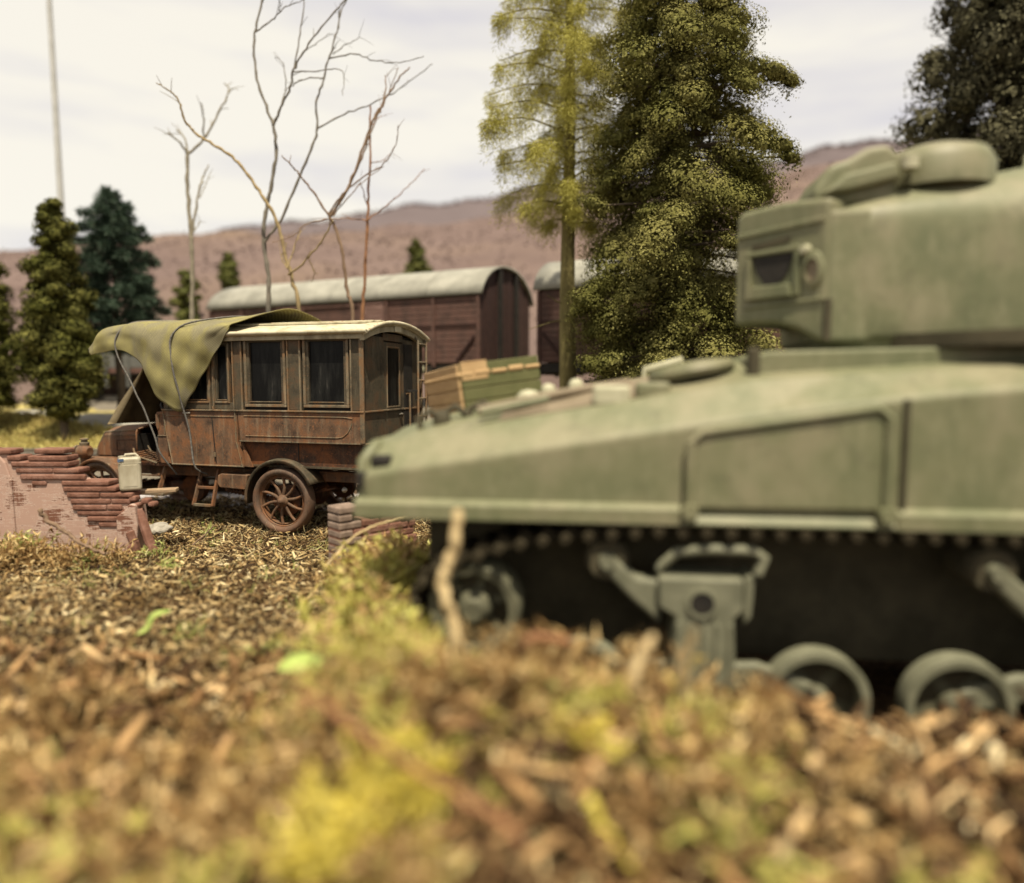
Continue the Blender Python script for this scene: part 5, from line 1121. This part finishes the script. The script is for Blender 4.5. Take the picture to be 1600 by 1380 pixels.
# ------------------------------------------------------------------ ground litter
def in_tank(x, y, m=0.):
    dx = x-TANK_O[0]; dy = y-TANK_O[1]; s = dx*cos(TANK_A)+dy*sin(TANK_A); d = -dx*sin(TANK_A)+dy*cos(TANK_A)
    return (s > .3-m) & (d > -.12-m) & (d < 2.7)
def in_wall(x, y):
    return ((x < px(214)) & (y > 7.88) & (y < 8.25))
def scatter(n, y0, y1, p=1., half=.86, extra=1.1):
    y = (y0**(2*p)+(y1**(2*p)-y0**(2*p))*rng.uniform(0, 1, n))**(1/(2*p)); x = rng.uniform(-1, 1, n)*(half*y+extra)
    k = ~in_tank(x, y) & ~in_wall(x, y); return x[k], y[k]
def rot(yaw, pitch, roll):
    cy, sy, cp, sp, c_, s_ = np.cos(yaw), np.sin(yaw), np.cos(pitch), np.sin(pitch), np.cos(roll), np.sin(roll)
    R = np.empty((len(yaw), 3, 3))
    R[:, 0, 0] = cy*cp; R[:, 0, 1] = cy*sp*s_-sy*c_; R[:, 0, 2] = cy*sp*c_+sy*s_
    R[:, 1, 0] = sy*cp; R[:, 1, 1] = sy*sp*s_+cy*c_; R[:, 1, 2] = sy*sp*c_-cy*s_
    R[:, 2, 0] = -sp; R[:, 2, 1] = cp*s_; R[:, 2, 2] = cp*c_
    return R
def chips(name, x, y, L, W, mat, tilt=.35, lift=.02):
    n = len(x); T_ = W*rng.uniform(.25, .6, n); bend = rng.normal(0, .22, n)
    t = np.array([-1, -.2, 1.]); ang = np.array([.5, 2.6, 4.7])
    S = np.empty((n, 9, 3)); taper = np.stack([rng.uniform(.3, 1, n), np.ones(n), rng.uniform(.2, .9, n)], 1)
    for i in range(3):
        for j in range(3):
            S[:, i*3+j, 0] = t[i]*L/2; S[:, i*3+j, 1] = cos(ang[j])*W/2*taper[:, i]+bend*L*.5*(t[i]**2-.4)*.6
            S[:, i*3+j, 2] = sin(ang[j])*T_/2*taper[:, i]+bend*L*.5*(t[i]**2-.4)
    R = rot(rng.uniform(0, 2*pi, n), rng.normal(0, tilt, n), rng.normal(0, .5, n))
    P = np.einsum('nij,nkj->nki', R, S)
    z = gz(x, y)+np.abs(rng.normal(0, 1, n))*lift+W*.2
    P += np.stack([x, y, z], 1)[:, None]
    q = np.array([(i*3+j, i*3+(j+1) % 3, (i+1)*3+(j+1) % 3, (i+1)*3+j) for i in range(2) for j in range(3)]); tr = np.array([(0, 2, 1), (6, 7, 8)])
    base = (np.arange(n)*9)[:, None, None]
    return tag(np_obj(name, P.reshape(-1, 3), [(base+q).reshape(-1, 4), (base+tr).reshape(-1, 3)], M[mat]), kind='stuff')
x, y = scatter(84000, 1.3, 12.0, .85)
L = np.exp(rng.normal(-2.75, .5, len(x))).clip(.02, .20); W = (L*rng.uniform(.14, .45, len(x))).clip(.008, .045)
chips('bark_chips', x, y, L, W, 'chips', .38, .022)
x, y = scatter(52000, 5.0, 11.8, 1.); k = x < 1.6; x, y = x[k], y[k]
L = np.exp(rng.normal(-3.25, .45, len(x))).clip(.015, .11); W = (L*rng.uniform(.14, .5, len(x))).clip(.006, .028)
chips('fine_bark_chips', x, y, L, W, 'chips', .42, .016)
x, y = scatter(21000, 1.3, 5.5, .8); 
L = np.exp(rng.normal(-2.7, .45, len(x))).clip(.03, .22); W = (L*rng.uniform(.16, .5, len(x))).clip(.010, .05)
chips('coarse_bark_chips', x, y, L, W, 'chips', .6, .035)

x, y = scatter(3600, 1.3, 4.8, .8)
L = rng.uniform(.12, .42, len(x)); W = (L*rng.uniform(.14, .34, len(x))).clip(.02, .075)
chips('mulch_pieces', x, y, L, W, 'mulch', .42, .06)
def strands(x, y, z, L, r, curl, up, mat, name, seg=5):
    """curved three sided strands: moss stems, grass, rootlets"""
    n = len(x); d = unit(rng.normal(size=(n, 3))*[1, 1, .55]+[0, 0, up]); P = np.empty((n, seg+1, 3)); P[:, 0] = np.stack([x, y, z], 1)
    tw = unit(rng.normal(size=(n, 3)))*curl
    for i in range(seg):
        P[:, i+1] = P[:, i]+d*(L/seg)[:, None]; d = unit(d+np.cross(tw, d)*.5+rng.normal(size=(n, 3))*curl*.25)
    ax = unit(P[:, -1]-P[:, 0]); a = unit(np.cross(ax, rng.normal(size=(n, 3)))); b_ = np.cross(ax, a)
    V = np.empty((n, seg+1, 3, 3)); tp_ = np.linspace(1, .35, seg+1)
    for j in range(3):
        V[:, :, j] = P+(np.cos(2*pi*j/3)*a+np.sin(2*pi*j/3)*b_)[:, None]*(np.broadcast_to(r, (n,))[:, None]*tp_)[..., None]
    q = np.array([(i*3+j, i*3+(j+1) % 3, (i+1)*3+(j+1) % 3, (i+1)*3+j) for i in range(seg) for j in range(3)])
    F = ((np.arange(n)*(seg+1)*3)[:, None, None]+q).reshape(-1, 4)
    return V.reshape(-1, 3), F, P
def strand_obj(name, x, y, L, r, curl, up, mat, lift=0, seg=5, feather=0):
    z = gz(x, y)+lift*np.abs(rng.normal(size=len(x)))
    V, F, P = strands(x, y, z, L, r, curl, up, mat, name, seg)
    faces = [F]
    if feather:
        # tiny leaflets along each stem make it a feathery moss frond
        n = len(x); m_ = feather; t = rng.uniform(.1, 1, (n, m_)); i = np.minimum((t*seg).astype(int), seg-1); f = t*seg-i
        rows_ = np.arange(n)[:, None]; C = (P[rows_, i]*(1-f[..., None])+P[rows_, i+1]*f[..., None]).reshape(-1, 3)
        ax = np.repeat(unit(P[:, -1]-P[:, 0]), m_, 0); D = unit(unit(rng.normal(size=C.shape))+ax*.7)
        l = np.repeat(L, m_)*.22*rng.uniform(.6, 1.4, len(C)); v2, f2 = needles(C, D, l, l*.34)
        faces = [F, f2+len(V)]; V = np.concatenate([V, v2])
    return tag(np_obj(name, V, faces, M[mat]), kind='stuff')
def clumps(centres, per, spread):
    xs, ys = [], []
    for cx, cy, k in centres:
        m_ = int(per*k); xs.append(cx+rng.normal(0, spread*k, m_)); ys.append(cy+rng.normal(0, spread*k, m_))
    x, y = np.concatenate(xs), np.concatenate(ys); k = ~in_tank(x, y) & ~in_wall(x, y); return x[k], y[k]
def centres(n, y0, y1, xmin=-9, xmax=9, **k):
    x, y = scatter(n, y0, y1, **k); s = (x > xmin) & (x < xmax); return list(zip(x[s], y[s], rng.uniform(.5, 1.3, s.sum())))
# thin rootlets and grass threads everywhere
x, y = scatter(15000, 2.0, 11.5); strand_obj('dry_grass_threads', x, y, rng.uniform(.06, .22, len(x)), rng.uniform(.002, .0055, len(x)), .9, .25, 'straw_threads', .015)
x, y = clumps(centres(260, 3.5, 11.5, -9, 1.5), 18, .05); strand_obj('grass_sprouts', x, y, rng.uniform(.06, .19, len(x)), rng.uniform(.003, .006, len(x)), .6, .6, 'sprout', 0)
# feathery moss: ridge before the tank, mound and foreground
ridge = [(-.95-.16*(yy-5)+rng.normal(0, .22), yy, rng.uniform(.6, 1.3)) for yy in rng.uniform(3.0, 7.3, 80)]
x, y = clumps(ridge[:36], 30, .10); strand_obj('mossy_ridge', x, y, rng.uniform(.14, .36, len(x)), rng.uniform(.005, .010, len(x)), .8, .9, 'moss_green', .08, feather=14)
x, y = clumps(ridge[30:], 26, .11); strand_obj('dry_moss_ridge', x, y, rng.uniform(.14, .38, len(x)), rng.uniform(.006, .012, len(x)), .8, .9, 'moss_tan', .08, feather=12)
fg = [(x, y, k) for x, y, k in centres(300, 1.9, 4.0, -3.2, 1.5)]
x, y = clumps(fg[:46], 28, .06); strand_obj('dry_moss', x, y, rng.uniform(.14, .40, len(x)), rng.uniform(.008, .018, len(x)), .8, .55, 'moss_tan', .03, feather=14)
x, y = clumps(fg[62:78], 30, .07); strand_obj('green_moss', x, y, rng.uniform(.12, .32, len(x)), rng.uniform(.006, .014, len(x)), .8, .6, 'moss_green', .03, feather=14)
x, y = clumps([(-.62, 2.46, 1), (-.50, 2.55, 1), (-.40, 2.62, .8), (-.70, 2.38, .7), (-.56, 2.5, .9), (-.46, 2.6, .8), (.30, 2.9, .25)], 70, .05); strand_obj('yellow_moss', x, y, rng.uniform(.14, .26, len(x)), rng.uniform(.006, .011, len(x)), .6, 1.0, 'moss_yellow', .11, feather=16)
x, y = clumps([(-1.75, 4.9, .8), (-.2, 3.2, .7), (.35, 3.15, .9), (.5, 3.2, .8), (1.2, 3.05, .6), (-2.6, 5.3, .7), (-3.7, 7.2, .6), (-1.2, 3.9, 1), (-1.5, 6.1, .6), (.9, 3.0, .6), (-2.4, 3.4, .7), (-4.2, 7.9, .8), (-4.0, 8.9, .5)], 46, .07); strand_obj('pale_green_moss', x, y, rng.uniform(.09, .22, len(x)), rng.uniform(.004, .008, len(x)), .7, .7, 'sprout', .02, feather=8)
x, y = clumps([(-1.10, 2.72, 1), (-.98, 2.80, 1), (-.86, 2.90, .9), (-1.22, 2.64, .9), (-1.9, 3.2, 1), (-1.75, 3.3, .9), (-2.1, 3.1, .9), (-.35, 3.15, 1.1), (-.1, 3.2, 1), (.15, 3.22, .8), (-1.6, 2.6, .8), (.6, 3.2, .7), (1.0, 2.7, .7)], 60, .06); strand_obj('tan_moss_clumps', x, y, rng.uniform(.12, .34, len(x)), rng.uniform(.008, .016, len(x)), .7, .8, 'moss_tan', .07, feather=14)
x, y = clumps(fg[82:94], 32, .06); strand_obj('golden_moss', x, y, rng.uniform(.14, .36, len(x)), rng.uniform(.006, .013, len(x)), .7, .8, 'moss_gold', .06, feather=14)
x, y = clumps([(-1.55, 6.5, .7), (-1.35, 6.35, .8), (-1.15, 6.3, .8), (-1.0, 6.15, .8), (-1.45, 6.1, .8)], 40, .10); strand_obj('pier_foot_moss', x, y, rng.uniform(.16, .42, len(x)), rng.uniform(.005, .010, len(x)), .7, 1.0, 'moss_gold', .08, feather=12)
def fronds(name, pts, mat, n, L0, L1):
    x = np.array([p[0] for p in pts for _ in range(n)])+rng.normal(0, .10, len(pts)*n); y = np.array([p[1] for p in pts for _ in range(n)])+rng.normal(0, .10, len(pts)*n)
    k = ~in_tank(x, y); x, y = x[k], y[k]
    strand_obj(name, x, y, rng.uniform(L0, L1, len(x)), rng.uniform(.012, .022, len(x)), .35, .45, mat, .09, seg=7, feather=110)
fronds('dry_moss_fronds', [(-1.1, 2.75), (-.8, 2.95), (-1.9, 3.2), (-2.3, 3.6), (-.35, 3.1), (.1, 3.2), (-1.4, 3.4), (.6, 3.0), (1.3, 2.9), (-.2, 2.6), (-1.7, 2.5)], 'moss_tan', 4, .22, .46)
fronds('green_moss_fronds', [(-.25, 3.3), (.35, 3.1), (-1.0, 4.2), (-1.25, 5.0), (.05, 2.8), (-1.9, 2.7), (-.75, 3.6)], 'moss_green', 3, .18, .38)
# moss and dry grass at the foot of the left wall
x, y = clumps([(-5.7, 7.5, 1.2), (-5.3, 7.45, 1.1), (-4.9, 7.4, .9), (-6.1, 7.6, 1), (-4.5, 7.55, .7), (-5.5, 7.3, 1), (-5.95, 7.3, 1)], 80, .12); strand_obj('wall_foot_moss', x, y, rng.uniform(.12, .34, len(x)), rng.uniform(.004, .008, len(x)), .8, .8, 'moss_tan', .04, feather=10)
x, y = clumps([(-5.6, 7.6, 1.1), (-5.45, 7.55, .9), (-6.0, 7.5, .8), (-4.75, 7.5, .6)], 60, .09); strand_obj('wall_foot_grass', x, y, rng.uniform(.12, .32, len(x)), rng.uniform(.004, .007, len(x)), .6, 1., 'sprout', .03, feather=4)
# grassy bank behind the rails and along the siding
n = 18000; x = rng.uniform(-15, -4, n); y = rng.uniform(14.3, 17.6, n); k = np.abs(y-path_y(x)) > .8; x, y = x[k], y[k]; n = len(x); strand_obj('bank_grass', x, y, rng.uniform(.08, .26, n), rng.uniform(.010, .02, n), .8, .7, 'grass_far', .02, seg=3)
n = 6000; x = rng.uniform(-4, 9, n); y = rng.uniform(12.9, 15, n); strand_obj('bank_grass', x, y, rng.uniform(.08, .22, n), rng.uniform(.010, .02, n), .8, .7, 'grass_far', .02, seg=3)

# ------------------------------------------------------------------ single sticks and leaves
def stick(name, pts, r, mat, label, cat='twig', taper=.6, lumps=.12):
    pts = cr(np.array(pts, float), 6*len(pts)); c = pts.mean(0); n = len(pts); pts[1:-1] += rng.normal(size=(n-2, 3))*r*.25
    o = MB().tube(pts-c, list(np.linspace(r, r*taper, n)*(1+lumps*np.sin(np.arange(n)*1.9))), 9).build(name, M[mat], None, smooth=70); o.location = c
    return tag(o, label, cat)
stick('fallen_twig', [(-.84, 2.62, .82), (-.68, 2.55, .765), (-.50, 2.46, .69), (-.25, 2.36, .60), (-.02, 2.27, .51), (.04, 2.24, .44)], .021, 'twig_red', 'reddish brown twig lying across the blurred moss in the middle foreground')
stick('straw_stalk', [(-.30, 3.62, .55), (-.31, 3.62, .72), (-.375, 3.65, .95), (-.325, 3.68, 1.12), (-.30, 3.70, 1.36)], .034, 'straw', 'upright pale straw stalk in front of the tank nose', 'stalk', .8)
stick('dark_twig', [(-5.25, 7.5, .64), (-5.19, 7.5, .53), (-4.98, 7.46, .42), (-4.86, 7.42, .35), (-4.62, 7.34, .25), (-4.43, 7.3, .19)], .026, 'twig_brown', 'brown stick with a dark knobbly tip leaning on the moss before the brick wall', 'stick')
stick('leaning_straw', [(-1.75, 6.3, .32), (-1.55, 6.35, .55), (-1.30, 6.4, .70), (-.98, 6.4, .77)], .015, 'straw', 'thin straw arching over the moss before the brick pier', 'stalk')
stick('thin_twig', [(-3.95, 8.3, .05), (-3.80, 8.35, .18), (-3.72, 8.4, .28)], .012, 'twig_brown', 'short grey twig sticking up right of the brick wall', 'twig')
stick('tan_stem', [(1.58, 2.8, .33), (1.66, 2.78, .27), (1.70, 2.74, .16)], .026, 'straw', 'short tan stem on the right foreground litter below the tank wheels', 'stalk')
stick('pale_stem', [(.30, 2.52, .45), (.34, 2.5, .36), (.42, 2.45, .28), (.47, 2.40, .22)], .022, 'moss_yellow', 'pale yellow stem at the bottom edge, right of the reddish twig', 'stalk')
stick('bark_strip', [(.02, 3.25, .74), (.14, 3.28, .80), (.3, 3.3, .76)], .03, 'twig_red', 'red brown bark piece on top of the mound before the tank idler', 'bark')
stick('dry_stem', [(.55, 3.1, .60), (.62, 3.12, .78), (.66, 3.12, .86)], .030, 'straw', 'thick dry stem standing on the mound left of the bogie bracket', 'stalk')
stick('dry_stem', [(.86, 3.1, .50), (.80, 3.1, .70), (.86, 3.12, .90)], .028, 'twig_yellow', 'brownish dry stem crossing the mound just before the bogie bracket', 'stalk')
def leaf(pts, w, label, mat='green_leaf'):
    pts = cr(np.array(pts, float), 12); c = pts.mean(0); d = unit(np.gradient(pts, axis=0)); s = unit(np.cross(d, [0, -.6, .8])); t = np.sin(np.linspace(.08, pi-.05, 12))[:, None]*w/2
    P = np.stack([pts-s*t, pts+np.array([0, .0, -.12*w]), pts+s*t], 1)-c
    o = MB().grid(P).build('green_leaf', M[mat], None, smooth=80, solid=.004); o.location = c; tag(o, label, 'leaf', 'green leaves on the foreground litter')
leaf([(1.24, 3.0, .50), (1.33, 2.95, .40), (1.40, 2.92, .28), (1.48, 2.9, .20)], .10, 'long green leaf hanging down the right foreground below the tank wheels')
leaf([(-1.42, 4.0, .33), (-1.32, 4.0, .37), (-1.20, 4.0, .36), (-1.10, 4.02, .41)], .14, 'bright green leaf lying left of the mossy ridge before the tank')
leaf([(-2.95, 5.2, .08), (-2.86, 5.2, .14), (-2.80, 5.2, .24), (-2.66, 5.2, .28)], .07, 'narrow curled green leaf on the open bark litter at the left')
